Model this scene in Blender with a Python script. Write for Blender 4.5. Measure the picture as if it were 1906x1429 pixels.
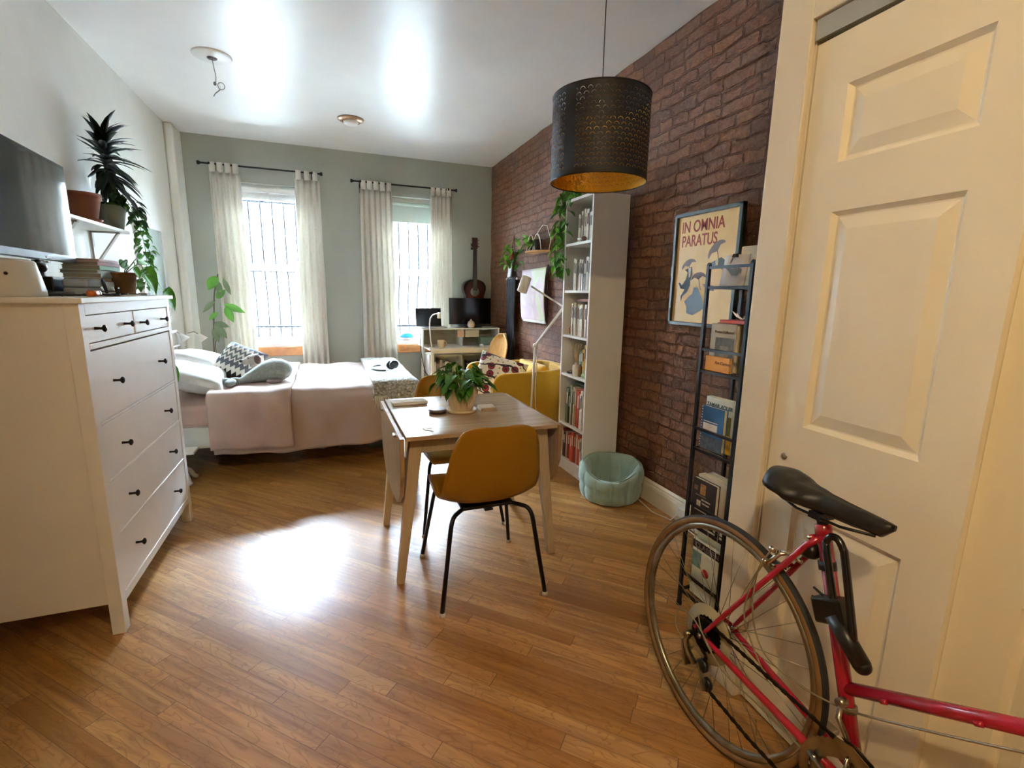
import bpy, bmesh, math, random
from math import sin, cos, pi, radians as RD, sqrt
from mathutils import Vector, Matrix, noise
random.seed(7)
for o in list(bpy.data.objects): bpy.data.objects.remove(o)
SC = bpy.context.scene
COL = SC.collection
# ------------------------------------------------------------------ camera
YAW, PITCH, ROLL, FPX, EYE = .368, -.1856, .0168, 893.08, 1.3481
fwd = Vector((sin(YAW)*cos(PITCH), cos(YAW)*cos(PITCH), sin(PITCH)))
rt = Vector((cos(YAW), -sin(YAW), 0)); up = rt.cross(fwd)
r2 = rt*cos(ROLL)+up*sin(ROLL); u2 = up*cos(ROLL)-rt*sin(ROLL)
cam = bpy.data.objects.new('camera', bpy.data.cameras.new('camera')); COL.objects.link(cam)
cam.matrix_world = Matrix(((r2.x,u2.x,-fwd.x,0),(r2.y,u2.y,-fwd.y,0),(r2.z,u2.z,-fwd.z,EYE),(0,0,0,1)))
cam.data.sensor_width = 36; cam.data.sensor_fit = 'HORIZONTAL'; cam.data.lens = FPX/1906*36
cam.data.clip_start = .02; cam.data.clip_end = 200
SC.camera = cam
# ------------------------------------------------------------------ world, lamps, exposure
SC.view_settings.view_transform = 'Standard'; SC.view_settings.look = 'None'
SC.view_settings.gamma = 1; SC.view_settings.use_curve_mapping = False
SC.view_settings.exposure = 2.05
SKY_H, SKY_Z = 260.0, 40.0
W = bpy.data.worlds.new('overcast_sky'); SC.world = W; W.use_nodes = True
bg = W.node_tree.nodes['Background']; bg.inputs[0].default_value = (.75,.96,1.17,1); bg.inputs[1].default_value = 1.0
_wt = W.node_tree; _tc = _wt.nodes.new('ShaderNodeTexCoord'); _sx = _wt.nodes.new('ShaderNodeSeparateXYZ'); _mr = _wt.nodes.new('ShaderNodeMapRange')   # bright hazy horizon, darker zenith
_mr.inputs['From Min'].default_value = .30; _mr.inputs['From Max'].default_value = .85; _mr.inputs['To Min'].default_value = SKY_H; _mr.inputs['To Max'].default_value = SKY_Z
_wt.links.new(_tc.outputs['Generated'], _sx.inputs[0]); _wt.links.new(_sx.outputs[2], _mr.inputs[0]); _wt.links.new(_mr.outputs[0], bg.inputs[1])
def portal(name, x0, x1, z0, z1, y):
    l = bpy.data.lights.new(name,'AREA'); l.shape='RECTANGLE'; l.size=x1-x0; l.size_y=z1-z0
    l.cycles.is_portal = True
    o = bpy.data.objects.new(name,l); COL.objects.link(o); o.location=((x0+x1)/2,y,(z0+z1)/2); o.rotation_euler=(RD(-90),0,0)
portal('daylight_portal', -.92,-.12,.72,2.44,6.14); portal('daylight_portal', .62,1.42,.72,2.44,6.14)
LAMP_E = 29; LAMP_C = (1.0,.74,.42)
# ------------------------------------------------------------------ helpers
def lin(h, k=1.0):
    h = h.lstrip('#'); c = [int(h[i:i+2],16)/255 for i in (0,2,4)]
    return tuple(min(1,((x/12.92) if x <= .04045 else ((x+.055)/1.055)**2.4)*k) for x in c)+(1,)
class NT:
    def __init__(s, name):
        s.m = bpy.data.materials.new(name); s.m.use_nodes = True; s.t = s.m.node_tree; s.b = s.t.nodes['Principled BSDF']; s.out = s.t.nodes['Material Output']
    def n(s, typ, **k):
        nd = s.t.nodes.new(typ)
        for a,v in k.items(): setattr(nd,a,v)
        return nd
    def l(s, a, b): s.t.links.new(a,b)
    def set(s, nd, i, v):
        if hasattr(v,'is_output') or isinstance(v,bpy.types.NodeSocket): s.l(v, nd.inputs[i])
        else: nd.inputs[i].default_value = v
    def math(s, op, a, b=0.0, c=0.0, clamp=False):
        nd = s.n('ShaderNodeMath', operation=op, use_clamp=clamp)
        s.set(nd,0,a); s.set(nd,1,b)
        if op in ('MULTIPLY_ADD','SMOOTH_MIN','COMPARE','WRAP'): s.set(nd,2,c)
        return nd.outputs[0]
    def sep(s, v):
        nd = s.n('ShaderNodeSeparateXYZ'); s.l(v, nd.inputs[0]); return nd.outputs
    def comb(s, x=0.0, y=0.0, z=0.0):
        nd = s.n('ShaderNodeCombineXYZ'); s.set(nd,0,x); s.set(nd,1,y); s.set(nd,2,z); return nd.outputs[0]
    def obj(s): return s.n('ShaderNodeTexCoord').outputs['Object']
    def uv(s): return s.n('ShaderNodeTexCoord').outputs['UV']
    def noise(s, v, scale=5, detail=3, rough=.5, dist=0.0):
        nd = s.n('ShaderNodeTexNoise'); s.l(v, nd.inputs['Vector'])
        nd.inputs['Scale'].default_value=scale; nd.inputs['Detail'].default_value=detail; nd.inputs['Roughness'].default_value=rough; nd.inputs['Distortion'].default_value=dist
        return nd.outputs
    def ramp(s, f, stops, interp='LINEAR'):
        nd = s.n('ShaderNodeValToRGB'); s.l(f, nd.inputs[0]); cr = nd.color_ramp; cr.interpolation = interp
        while len(cr.elements)>1: cr.elements.remove(cr.elements[-1])
        for i,(p,c) in enumerate(stops):
            e = cr.elements[0] if i==0 else cr.elements.new(p)
            e.position=p; e.color = c if len(c)==4 else tuple(c)+(1,)
        return nd.outputs[0]
    def mix(s, f, a, b, mode='MIX'):
        nd = s.n('ShaderNodeMix', data_type='RGBA', blend_type=mode); s.set(nd,0,f)
        s.set(nd,6,a); s.set(nd,7,b); return nd.outputs[2]
    def bump(s, h, strength=.3, dist=.01):
        nd = s.n('ShaderNodeBump'); nd.inputs['Strength'].default_value=strength; nd.inputs['Distance'].default_value=dist
        s.l(h, nd.inputs['Height']); s.l(nd.outputs[0], s.b.inputs['Normal']); return nd
MATS = {}
def mat(name, hexc, rough=.6, metal=0.0, spec=.5, var=.08, vs=6.0, bump=0.0, bs=40.0, trans=0.0, coat=0.0, emis=None, es=0.0, sheen=0.0, alpha=1.0, k=1.0):
    if name in MATS: return MATS[name]
    s = NT(name); c = lin(hexc, k); v = s.obj(); b = s.b
    if var > 0:
        nz = s.noise(v, vs, 4); c0 = tuple(x*(1-var) for x in c[:3])+(1,); c1 = tuple(min(1,x*(1+var)) for x in c[:3])+(1,)
        s.l(s.ramp(nz[0], [(.3,c0),(.7,c1)]), b.inputs['Base Color'])
    else: b.inputs['Base Color'].default_value = c
    b.inputs['Roughness'].default_value=rough; b.inputs['Metallic'].default_value=metal; b.inputs['Specular IOR Level'].default_value=spec
    b.inputs['Transmission Weight'].default_value=trans; b.inputs['Coat Weight'].default_value=coat; b.inputs['Coat Roughness'].default_value=.15
    if sheen: b.inputs['Sheen Weight'].default_value=sheen
    if alpha<1: b.inputs['Alpha'].default_value=alpha
    if emis: b.inputs['Emission Color'].default_value=lin(emis); b.inputs['Emission Strength'].default_value=es
    if bump > 0: s.bump(s.noise(v, bs, 5, .6)[0], bump, .004)
    MATS[name] = s.m; return s.m
def basis(d):
    d = Vector(d).normalized(); a = Vector((0,0,1)) if abs(d.z) < .9 else Vector((1,0,0))
    x = d.cross(a).normalized(); return x, d.cross(x).normalized()
class G:
    def __init__(s): s.v=[]; s.f=[]; s.s=[]; s.uv={}
    def add(s, vs, fs, smooth=False, M=None):
        n=len(s.v); s.v += [tuple(M@Vector(p)) if M else tuple(p) for p in vs]
        s.f += [tuple(i+n for i in f) for f in fs]; s.s += [smooth]*len(fs); return s
    def box(s, x0,x1,y0,y1,z0,z1, M=None):
        vs=[(x,y,z) for x in (x0,x1) for y in (y0,y1) for z in (z0,z1)]
        return s.add(vs, [(0,1,3,2),(4,6,7,5),(0,4,5,1),(2,3,7,6),(0,2,6,4),(1,5,7,3)], False, M)
    def bar(s, a, b, w, h, upv=(0,0,1)):
        a,b=Vector(a),Vector(b); d=(b-a).normalized(); u=Vector(upv)
        x=d.cross(u).normalized() if d.cross(u).length>1e-4 else Vector((1,0,0)); z=x.cross(d)
        vs=[p+x*sx*w/2+z*sz*h/2 for p in (a,b) for sx in (-1,1) for sz in (-1,1)]
        return s.add(vs, [(0,2,3,1),(4,5,7,6),(0,1,5,4),(2,6,7,3),(0,4,6,2),(1,3,7,5)])
    def taper(s, a, b, w0, w1):
        a,b=Vector(a),Vector(b); vs=[]
        for p,w in ((a,w0),(b,w1)): vs += [p+Vector((sx*w[0]/2,sy*w[1]/2,0)) for sx,sy in ((-1,-1),(1,-1),(1,1),(-1,1))]
        return s.add(vs, [(0,1,2,3),(7,6,5,4),(0,4,5,1),(1,5,6,2),(2,6,7,3),(3,7,4,0)])
    def tube(s, pts, r, n=10, closed=False, caps=True, flat=1.0):
        pts=[Vector(p) for p in pts]; m=len(pts); rs = r if isinstance(r,(list,tuple)) else [r]*m
        x=None; vs=[]
        for i,p in enumerate(pts):
            if closed: d=pts[(i+1)%m]-pts[i-1]
            else: d=pts[min(i+1,m-1)]-pts[max(i-1,0)]
            d=d.normalized() if d.length>1e-9 else Vector((0,0,1))
            if x is None: x,_=basis(d)
            x=(x-d*x.dot(d)); x = x.normalized() if x.length>1e-6 else basis(d)[0]
            y=d.cross(x)
            for k in range(n):
                a=2*pi*k/n; vs.append(p+x*cos(a)*rs[i]+y*sin(a)*rs[i]*flat)
        fs=[]
        for i in range(m if closed else m-1):
            j=(i+1)%m
            for k in range(n):
                q=(k+1)%n; fs.append((i*n+k,i*n+q,j*n+q,j*n+k))
        if caps and not closed: fs += [tuple(range(n))[::-1], tuple((m-1)*n+k for k in range(n))]
        return s.add(vs, fs, True)
    def cyl(s, a, b, r, n=16, r2=None):
        return s.tube([a,b], [r, r if r2 is None else r2], n)
    def lathe(s, prof, n=32, c=(0,0,0), M=None, smooth=True):
        vs=[]; fs=[]; m=len(prof)
        for r,z in prof:
            for k in range(n):
                a=2*pi*k/n; vs.append((c[0]+r*cos(a),c[1]+r*sin(a),c[2]+z))
        for i in range(m-1):
            for k in range(n):
                q=(k+1)%n; fs.append((i*n+k,i*n+q,(i+1)*n+q,(i+1)*n+k))
        if prof[0][0]>1e-4: fs.append(tuple(range(n))[::-1])
        if prof[-1][0]>1e-4: fs.append(tuple((m-1)*n+k for k in range(n)))
        return s.add(vs, fs, smooth, M)
    def prism(s, poly, h0, h1, ax='z', M=None):
        n=len(poly)
        def P(u,v,w): return {'z':(u,v,w),'x':(w,u,v),'y':(u,w,v)}[ax]
        vs=[P(u,v,h0) for u,v in poly]+[P(u,v,h1) for u,v in poly]
        return s.add(vs, [tuple(range(n))[::-1], tuple(range(n,2*n))]+[(i,(i+1)%n,(i+1)%n+n,i+n) for i in range(n)], False, M)
    def grid(s, fn, nu, nv, wu=False, wv=False, smooth=True, uv=False):
        vs=[]; fs=[]; b=len(s.v)
        for i in range(nu):
            for j in range(nv):
                u=i/(nu if wu else nu-1); v=j/(nv if wv else nv-1); vs.append(fn(u,v))
                if uv: s.uv[b+i*nv+j]=(u,v)
        for i in range(nu if wu else nu-1):
            for j in range(nv if wv else nv-1):
                a,c=(i+1)%nu,(j+1)%nv; fs.append((i*nv+j,a*nv+j,a*nv+c,i*nv+c))
        return s.add(vs, fs, smooth)
    def sph(s, c, r, n=16, M=None):
        r = r if isinstance(r,(tuple,list)) else (r,r,r)
        vs=[];fs=[];h=n//2
        for i in range(h+1):
            for k in range(n):
                t=pi*i/h; a=2*pi*k/n
                p=Vector((r[0]*sin(t)*cos(a), r[1]*sin(t)*sin(a), r[2]*cos(t)))
                if M: p=M@p
                vs.append(p+Vector(c))
        for i in range(h):
            for k in range(n):
                q=(k+1)%n; fs.append((i*n+k,(i+1)*n+k,(i+1)*n+q,i*n+q))
        return s.add(vs, fs, True)
    def leaf(s, base, d, up_, L, Wd, kind='heart', curl=.25):
        d=Vector(d).normalized(); upv=Vector(up_); x=d.cross(upv)
        x = x.normalized() if x.length>1e-4 else Vector((1,0,0)); z=x.cross(d); B=Vector(base)
        prof={'heart':[(0,.10),(-.10,.42),(.06,.5),(.28,.5),(.52,.40),(.75,.24),(.92,.08),(1,0)],
              'lance':[(0,.05),(.15,.3),(.35,.47),(.55,.48),(.75,.34),(.9,.14),(1,0)],
              'strap':[(0,.2),(.15,.42),(.4,.5),(.65,.42),(.85,.22),(1,.0)]}[kind]
        vs=[];fs=[]
        for t,w in prof:
            tt=max(t,0); drop=-curl*L*tt*tt; mid=B+d*L*t+z*drop
            vs += [mid-x*w*Wd+z*w*Wd*.35, mid-x*w*Wd*.5+z*w*Wd*.1, mid, mid+x*w*Wd*.5+z*w*Wd*.1, mid+x*w*Wd+z*w*Wd*.35]
        for i in range(len(prof)-1):
            for k in range(4): fs.append((i*5+k,i*5+k+1,(i+1)*5+k+1,(i+1)*5+k))
        return s.add(vs, fs, True)
    def obj(s, name, m, parent=None, bevel=0, seg=2, sub=0, solid=0, loc=None, rot=None, weld=False):
        me=bpy.data.meshes.new(name); me.from_pydata([tuple(p) for p in s.v],[],s.f)
        me.polygons.foreach_set('use_smooth', s.s)
        if s.uv:
            L=me.uv_layers.new(name='uv')
            for p in me.polygons:
                us=[s.uv.get(vi,(0,0)) for vi in p.vertices]
                wrap=max(a[0] for a in us)-min(a[0] for a in us)>.5; wv=max(a[1] for a in us)-min(a[1] for a in us)>.5
                for li,(a,b) in zip(p.loop_indices,us): L.data[li].uv=(a+1 if wrap and a<.5 else a, b+1 if wv and b<.5 else b)
        for mm in (m if isinstance(m,(list,tuple)) else [m]): me.materials.append(mm)
        me.update()
        o=bpy.data.objects.new(name,me); COL.objects.link(o)
        if parent: o.parent=parent
        if loc: o.location=loc
        if rot: o.rotation_euler=rot
        if weld:
            w=o.modifiers.new('w','WELD'); w.merge_threshold=.0002
        if solid: q=o.modifiers.new('s','SOLIDIFY'); q.thickness=solid; q.offset=0
        if bevel: q=o.modifiers.new('b','BEVEL'); q.width=bevel; q.segments=seg; q.limit_method='ANGLE'; q.angle_limit=RD(40); q.harden_normals=False
        if sub: q=o.modifiers.new('u','SUBSURF'); q.levels=sub; q.render_levels=sub
        return o
def thing(name, label, cat, loc=(0,0,0), rz=0.0, group=None, rot=None):
    o=bpy.data.objects.new(name,None); COL.objects.link(o); o.location=loc; o.rotation_euler = rot or (0,0,rz); o.empty_display_size=.05
    return tag(o,label,cat,group)
def tag(o, label, cat, group=None, kind=None):
    o['label']=label; o['category']=cat
    if group: o['group']=group
    if kind: o['kind']=kind
    return o
def struct(name, g, m, **k):
    o=g.obj(name,m,**k); o['kind']='structure'; return o
def copy_tree(o, parent=None):
    c=o.copy(); COL.objects.link(c)
    if parent: c.parent=parent
    for ch in list(o.children): copy_tree(ch,c)
    return c
def text_part(name, body, size, M, m, parent, extrude=.0006, align='LEFT', bold=0.0, sx=1.0):
    cu=bpy.data.curves.new('t','FONT'); cu.body=body; cu.size=size; cu.extrude=extrude; cu.align_x=align; cu.offset=bold
    t=bpy.data.objects.new('t',cu); COL.objects.link(t); bpy.context.view_layer.update()
    me=bpy.data.meshes.new_from_object(t.evaluated_get(bpy.context.evaluated_depsgraph_get()))
    bpy.data.objects.remove(t); me.materials.clear(); me.materials.append(m); me.transform(M@Matrix.Diagonal((sx,1,1,1)))
    o=bpy.data.objects.new(name,me); COL.objects.link(o); o.parent=parent; return o
def arc(c, r, a0, a1, n, f):  # f maps (u,v)->3d
    return [f(c[0]+r*cos(a0+(a1-a0)*i/n), c[1]+r*sin(a0+(a1-a0)*i/n)) for i in range(n+1)]
def nz(x,y,z=0.0): return noise.noise(Vector((x,y,z)))
# ------------------------------------------------------------------ materials
white_lac = mat('white_lacquer','#f1efea',.38,spec=.5,var=.02)
white_pl = mat('white_plastic','#ecebe6',.35,var=.02)
black_met = mat('black_metal','#14141a',.4,metal=.3,var=.1)
black_pl = mat('black_plastic','#0e0e10',.35,var=.1)
chrome = mat('polished_metal','#b9b4a8',.22,metal=1,var=.12,vs=30)
dark_knob = mat('dark_bronze','#1a1714',.45,metal=.4)
oak_trim = mat('orange_oak','#a8713f',.45,var=.15,vs=20)
glass_dark = mat('dark_screen','#0a0b0d',.12,spec=.6,var=0)
leaf_g = mat('leaf_green','#3f7a1e',.4,var=.35,vs=12,spec=.5)
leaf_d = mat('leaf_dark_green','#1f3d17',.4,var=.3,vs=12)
leaf_y = mat('leaf_light_green','#6fae2c',.4,var=.25,vs=12)
terra = mat('terracotta','#7d452c',.75,var=.12,bump=.2)
soil = mat('soil','#2a1c12',.95,bump=.8)
paper = mat('paper','#eeeae0',.8,var=.04)
cord_w = mat('white_cord','#e2ddd2',.6)
cord_b = mat('black_cord','#181614',.6)
# ================================================================== room shell
XL, XR, YF, HC, XD, YC = -1.325, 1.972, 5.924, 2.858, 1.25, 1.155
YB = -1.9
def floor_mat():
    s=NT('oak_strip_floor'); v=s.obj(); x,y,z=s.sep(v)[:3]
    u=s.math('MULTIPLY',s.math('SUBTRACT',x,y),.7071); w=s.math('MULTIPLY',s.math('ADD',x,y),.7071)
    wd=.062; rowf=s.math('DIVIDE',w,wd); row=s.math('FLOOR',rowf); fr=s.math('FRACT',rowf)
    wn=s.n('ShaderNodeTexWhiteNoise',noise_dimensions='1D'); s.l(row,wn.inputs['W'])
    off=s.math('MULTIPLY',wn.outputs[0],7.0); segf=s.math('DIVIDE',s.math('ADD',u,off),.78)
    seg=s.math('FLOOR',segf); sf=s.math('FRACT',segf)
    wn2=s.n('ShaderNodeTexWhiteNoise',noise_dimensions='2D'); s.l(s.comb(row,seg),wn2.inputs['Vector'])
    rnd=wn2.outputs[0]
    gv=s.comb(s.math('MULTIPLY',u,1.6),s.math('MULTIPLY',w,22.0),s.math('MULTIPLY',rnd,40.0))
    g1=s.noise(gv,1.0,6,.6,1.2)[0]
    cv=s.comb(s.math('MULTIPLY',u,5.0),s.math('MULTIPLY',w,16.0),s.math('MULTIPLY',rnd,17.0))
    g2=s.noise(cv,1.0,2,.5,.4)[0]
    rings=s.math('FRACT',s.math('MULTIPLY',g2,9.0)); rg=s.math('ABSOLUTE',s.math('SUBTRACT',rings,.5))
    base=s.ramp(rnd,[(0,lin('#9f6c31')),(.25,lin('#b9854a')),(.5,lin('#c08c50')),(.72,lin('#ac7838')),(.9,lin('#cb9c60')),(1,lin('#8d5a28'))])
    c=s.mix(s.ramp(g1,[(.35,(0,0,0)),(.72,(.85,.85,.85))]), base, lin('#74441a'))
    c=s.mix(s.ramp(rg,[(0,(.55,.55,.55)),(.13,(0,0,0))]), c, lin('#7d4e22'))
    e1=s.math('LESS_THAN',fr,.022); e2=s.math('LESS_THAN',sf,.0035); gap=s.math('MAXIMUM',e1,e2)
    c=s.mix(s.math('MULTIPLY',gap,.72), c, lin('#3a1f0c'))
    s.l(c,s.b.inputs['Base Color'])
    s.l(s.math('MULTIPLY_ADD',g1,.16,.27),s.b.inputs['Roughness']); s.b.inputs['Specular IOR Level'].default_value=.5
    h=s.math('SUBTRACT',s.math('MULTIPLY_ADD',g1,.25,s.math('MULTIPLY',rg,.3)),gap)
    h=s.math('ADD',h,s.math('MULTIPLY',s.noise(v,2.2,1)[0],2.2))
    s.bump(h,.16,.004); return s.m
def brick_mat():
    s=NT('painted_brick'); v=s.obj(); x,y,z=s.sep(v)[:3]
    q=s.comb(y,z,0.0); nn=s.noise(q,6.5,4,.62); dv=s.n('ShaderNodeVectorMath',operation='SUBTRACT'); s.l(nn[1],dv.inputs[0]); dv.inputs[1].default_value=(.5,.5,.5)
    sc=s.n('ShaderNodeVectorMath',operation='SCALE'); s.l(dv.outputs[0],sc.inputs[0]); sc.inputs['Scale'].default_value=.060
    ad=s.n('ShaderNodeVectorMath',operation='ADD'); s.l(q,ad.inputs[0]); s.l(sc.outputs[0],ad.inputs[1])
    br=s.n('ShaderNodeTexBrick',offset=.5,offset_frequency=2,squash=.62,squash_frequency=5); s.l(ad.outputs[0],br.inputs['Vector'])
    for k,a in (('Scale',1.0),('Mortar Size',.0075),('Mortar Smooth',.55),('Bias',0.0),('Brick Width',.205),('Row Height',.0665)): br.inputs[k].default_value=a
    br.inputs['Color1'].default_value=(.15,.15,.15,1); br.inputs['Color2'].default_value=(.9,.9,.9,1); br.inputs['Mortar'].default_value=(.5,.5,.5,1)
    c=s.ramp(br.outputs['Color'],[(0,lin('#50301c')),(.45,lin('#724529')),(.8,lin('#855532')),(1,lin('#5f3d24'))])
    big=s.noise(q,1.7,5,.6)[0]; c=s.mix(s.ramp(big,[(.35,(0,0,0)),(.7,(.6,.6,.6))]),c,lin('#8e5f42'))
    fine=s.noise(q,34,6,.7)[0]; c=s.mix(s.ramp(fine,[(.35,(.55,.55,.55)),(.6,(0,0,0))]),c,lin('#4c2a1e'))
    c=s.mix(s.math('MULTIPLY',br.outputs['Fac'],.55),c,lin('#512d20'))
    s.l(c,s.b.inputs['Base Color']); s.b.inputs['Roughness'].default_value=.38; s.b.inputs['Specular IOR Level'].default_value=.35
    h=s.math('SUBTRACT',1.0,br.outputs['Fac'])
    h=s.math('ADD',h,s.math('MULTIPLY',s.noise(q,12,6,.72)[0],2.1)); h=s.math('ADD',h,s.math('MULTIPLY',br.outputs['Color'],.5))
    s.bump(h,1.0,.016); return s.m
M_floor=floor_mat(); M_brick=brick_mat()
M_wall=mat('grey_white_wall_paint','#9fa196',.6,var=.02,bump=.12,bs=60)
M_wall_l=mat('warm_white_wall_paint','#eeeee4',.5,var=.02,bump=.12,bs=30)
M_ceil=mat('ceiling_gloss_paint','#f6f6f2',.33,spec=.6,var=.015,bump=.10,bs=3)
M_door=mat('cream_door_paint','#e9e0c8',.42,var=.015,bump=.05,bs=120)
M_trim=mat('cream_trim_paint','#e2d9c4',.45,var=.02)
struct('floor',G().box(XL-.1,2.3,YB-.1,YF+.01,-.12,0),M_floor)
struct('ceiling',G().box(XL-.1,2.3,YB-.1,YF+.25,HC,HC+.12),M_ceil)
struct('wall_left',G().box(XL-.12,XL,YB-.1,YF+.25,0,HC),M_wall_l)
gb=G(); gb.grid(lambda u,v:(XR+.0-.012*nz(u*22,v*13),YC-.25+(YF-YC+.26)*u,HC*v),110,70); gb.box(XR+.02,XR+.2,YC-.25,YF+.25,0,HC)
struct('wall_right',gb,M_brick)
struct('wall_front',G().box(XL-.1,2.3,YB-.12,YB,0,HC),mat('brown_unseen_wall','#6b5a48',.6))
struct('wall_added_shade',G().box(XL,-.37,-.27,-.15,0,HC),mat('brown_unseen_wall','#6b5a48',.6))   # unseen partition, added to shade the chest from the entrance light
# window wall with two openings
WIN=[(-.93,-.11,.72,2.44),(.60,1.42,.72,2.43)]
g=G(); xs=[XL,WIN[0][0],WIN[0][1],WIN[1][0],WIN[1][1],XR+.05]; Y0,Y1=YF,YF+.26
g.box(xs[0],xs[1],Y0,Y1,0,HC); g.box(xs[2],xs[3],Y0,Y1,0,HC); g.box(xs[4],xs[5],Y0,Y1,0,HC)
for a,b,c,d in WIN: g.box(a,b,Y0,Y1,0,c); g.box(a,b,Y0,Y1,d,HC)
struct('wall_back',g,M_wall)
# closet wall on the right, close to the camera
g=G(); g.box(XD+.012,XR+.02,YC-.06,YC-.005,0,HC); g.box(XD+.012,XD+.12,1.048,YC-.01,0,HC); g.box(XD+.012,XD+.12,YB,1.048,2.075,HC)
g.box(XD+.012,XD+.12,YB,-.02,0,2.075); g.box(1.9,2.0,YB,YC-.05,0,HC)
struct('wall_closet',g,M_trim)
g=G(); g.box(XD-.008,XD+.012,1.052,YC,0,2.9-.05); g.box(XD-.008,XD+.012,-.1,1.052,2.075,2.2); g.box(XD-.013,XD+.012,1.050,YC+.003,0,.135)
struct('trim_1',g,M_trim,bevel=.003)
g=G(); g.box(XD+.002,XD+.05,-.02,1.046,2.022,2.072)
struct('trim_2',g,mat('door_track_metal','#b9bcb4',.35,metal=.5))
def raised_panel(g, x, y0,y1,z0,z1):
    # rectangle rings from surface x into the recess and back out to the raised field (toward -x is the room)
    rings=[(0,0),(.001,.0),(.012,.0125),(.016,.013),(.046,.003),(.048,.0025)]
    vs=[];fs=[]
    for ins,dep in rings:
        vs += [(x+dep,y0+ins,z0+ins),(x+dep,y1-ins,z0+ins),(x+dep,y1-ins,z1-ins),(x+dep,y0+ins,z1-ins)]
    for i in range(len(rings)-1):
        for k in range(4): q=(k+1)%4; fs.append((i*4+k,i*4+q,(i+1)*4+q,(i+1)*4+k))
    fs.append(tuple((len(rings)-1)*4+k for k in range(4))); g.add(vs,fs)
def door_leaf(idx, hinge, joint, z0=.012, z1=2.012):
    # local: x toward closet, y along leaf from 0..w
    w=.503; g=G(); T=.032; P=[(.155,.745),(.985,1.575),(1.695,1.885)]; a,b=.100,.403
    zs=[z0]+[c for p in P for c in p]+[z1]
    for y0_,y1_ in ((0,a),(b,w)): g.add([(0,y0_,z0),(0,y1_,z0),(0,y1_,z1),(0,y0_,z1)],[(0,1,2,3)])
    for i in range(0,len(zs),2): g.add([(0,a,zs[i]),(0,b,zs[i]),(0,b,zs[i+1]),(0,a,zs[i+1])],[(0,1,2,3)])
    for p in P: raised_panel(g,0,a,b,*p)
    g.add([(0,0,z0),(0,w,z0),(T,w,z0),(T,0,z0),(0,0,z1),(0,w,z1),(T,w,z1),(T,0,z1)],[(0,3,2,1),(4,5,6,7),(3,7,6,2),(0,4,7,3),(1,2,6,5)])
    o=g.obj('door_%d'%idx,M_door,weld=True); o['kind']='structure'
    o.location=(joint[0],joint[1],0); o.rotation_euler=(0,0,-math.atan2(hinge[0]-joint[0],hinge[1]-joint[1])); return o
d1=door_leaf(1,(1.262,1.043),(1.240,.540))
G().lathe([(.004,0),(.0095,0),(.0105,.003),(.006,.004)],20,M=Matrix.Translation((-.0005,.448,.884))@Matrix.Rotation(RD(-90),4,'Y')).obj('door_hole_rim',chrome,d1)
G().lathe([(0,0),(.0062,0)],16,M=Matrix.Translation((-.0012,.448,.884))@Matrix.Rotation(RD(-90),4,'Y')).obj('door_hole',mat('hole_dark','#0d0a07',.9),d1)
d2=door_leaf(2,(1.260,.5385),(1.328,.040))
d2.data.materials[0]=mat('cream_door_paint_lamplit','#e6dcc0',.42,var=.015,bump=.05,bs=120)  # same door paint, yellower: warm lamplight on this leaf is put into the colour
struct('trim_3',G().box(1.36,1.38,-.02,1.05,0,2.08),M_trim)
# baseboards
prof=[(0,0),(-.022,0),(-.022,.10),(-.018,.118),(-.010,.124),(-.012,.134),(-.006,.146),(0,.148)]
g=G().prism([(XR-.012+a,b) for a,b in prof],YC,YF,ax='y'); struct('baseboard_right',g,M_trim)
g=G().box(XL,XL+.015,YB,YF,0,.12); struct('baseboard_left',g,white_lac)
g=G().box(XL,XR,YF-.016,YF,0,.12); struct('baseboard_back',g,white_lac)
struct('trim_4',G().box(XL,XL+.075,YF-.30,YF,0,HC),M_wall_l,bevel=.02)   # riser pipe in the corner
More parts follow.
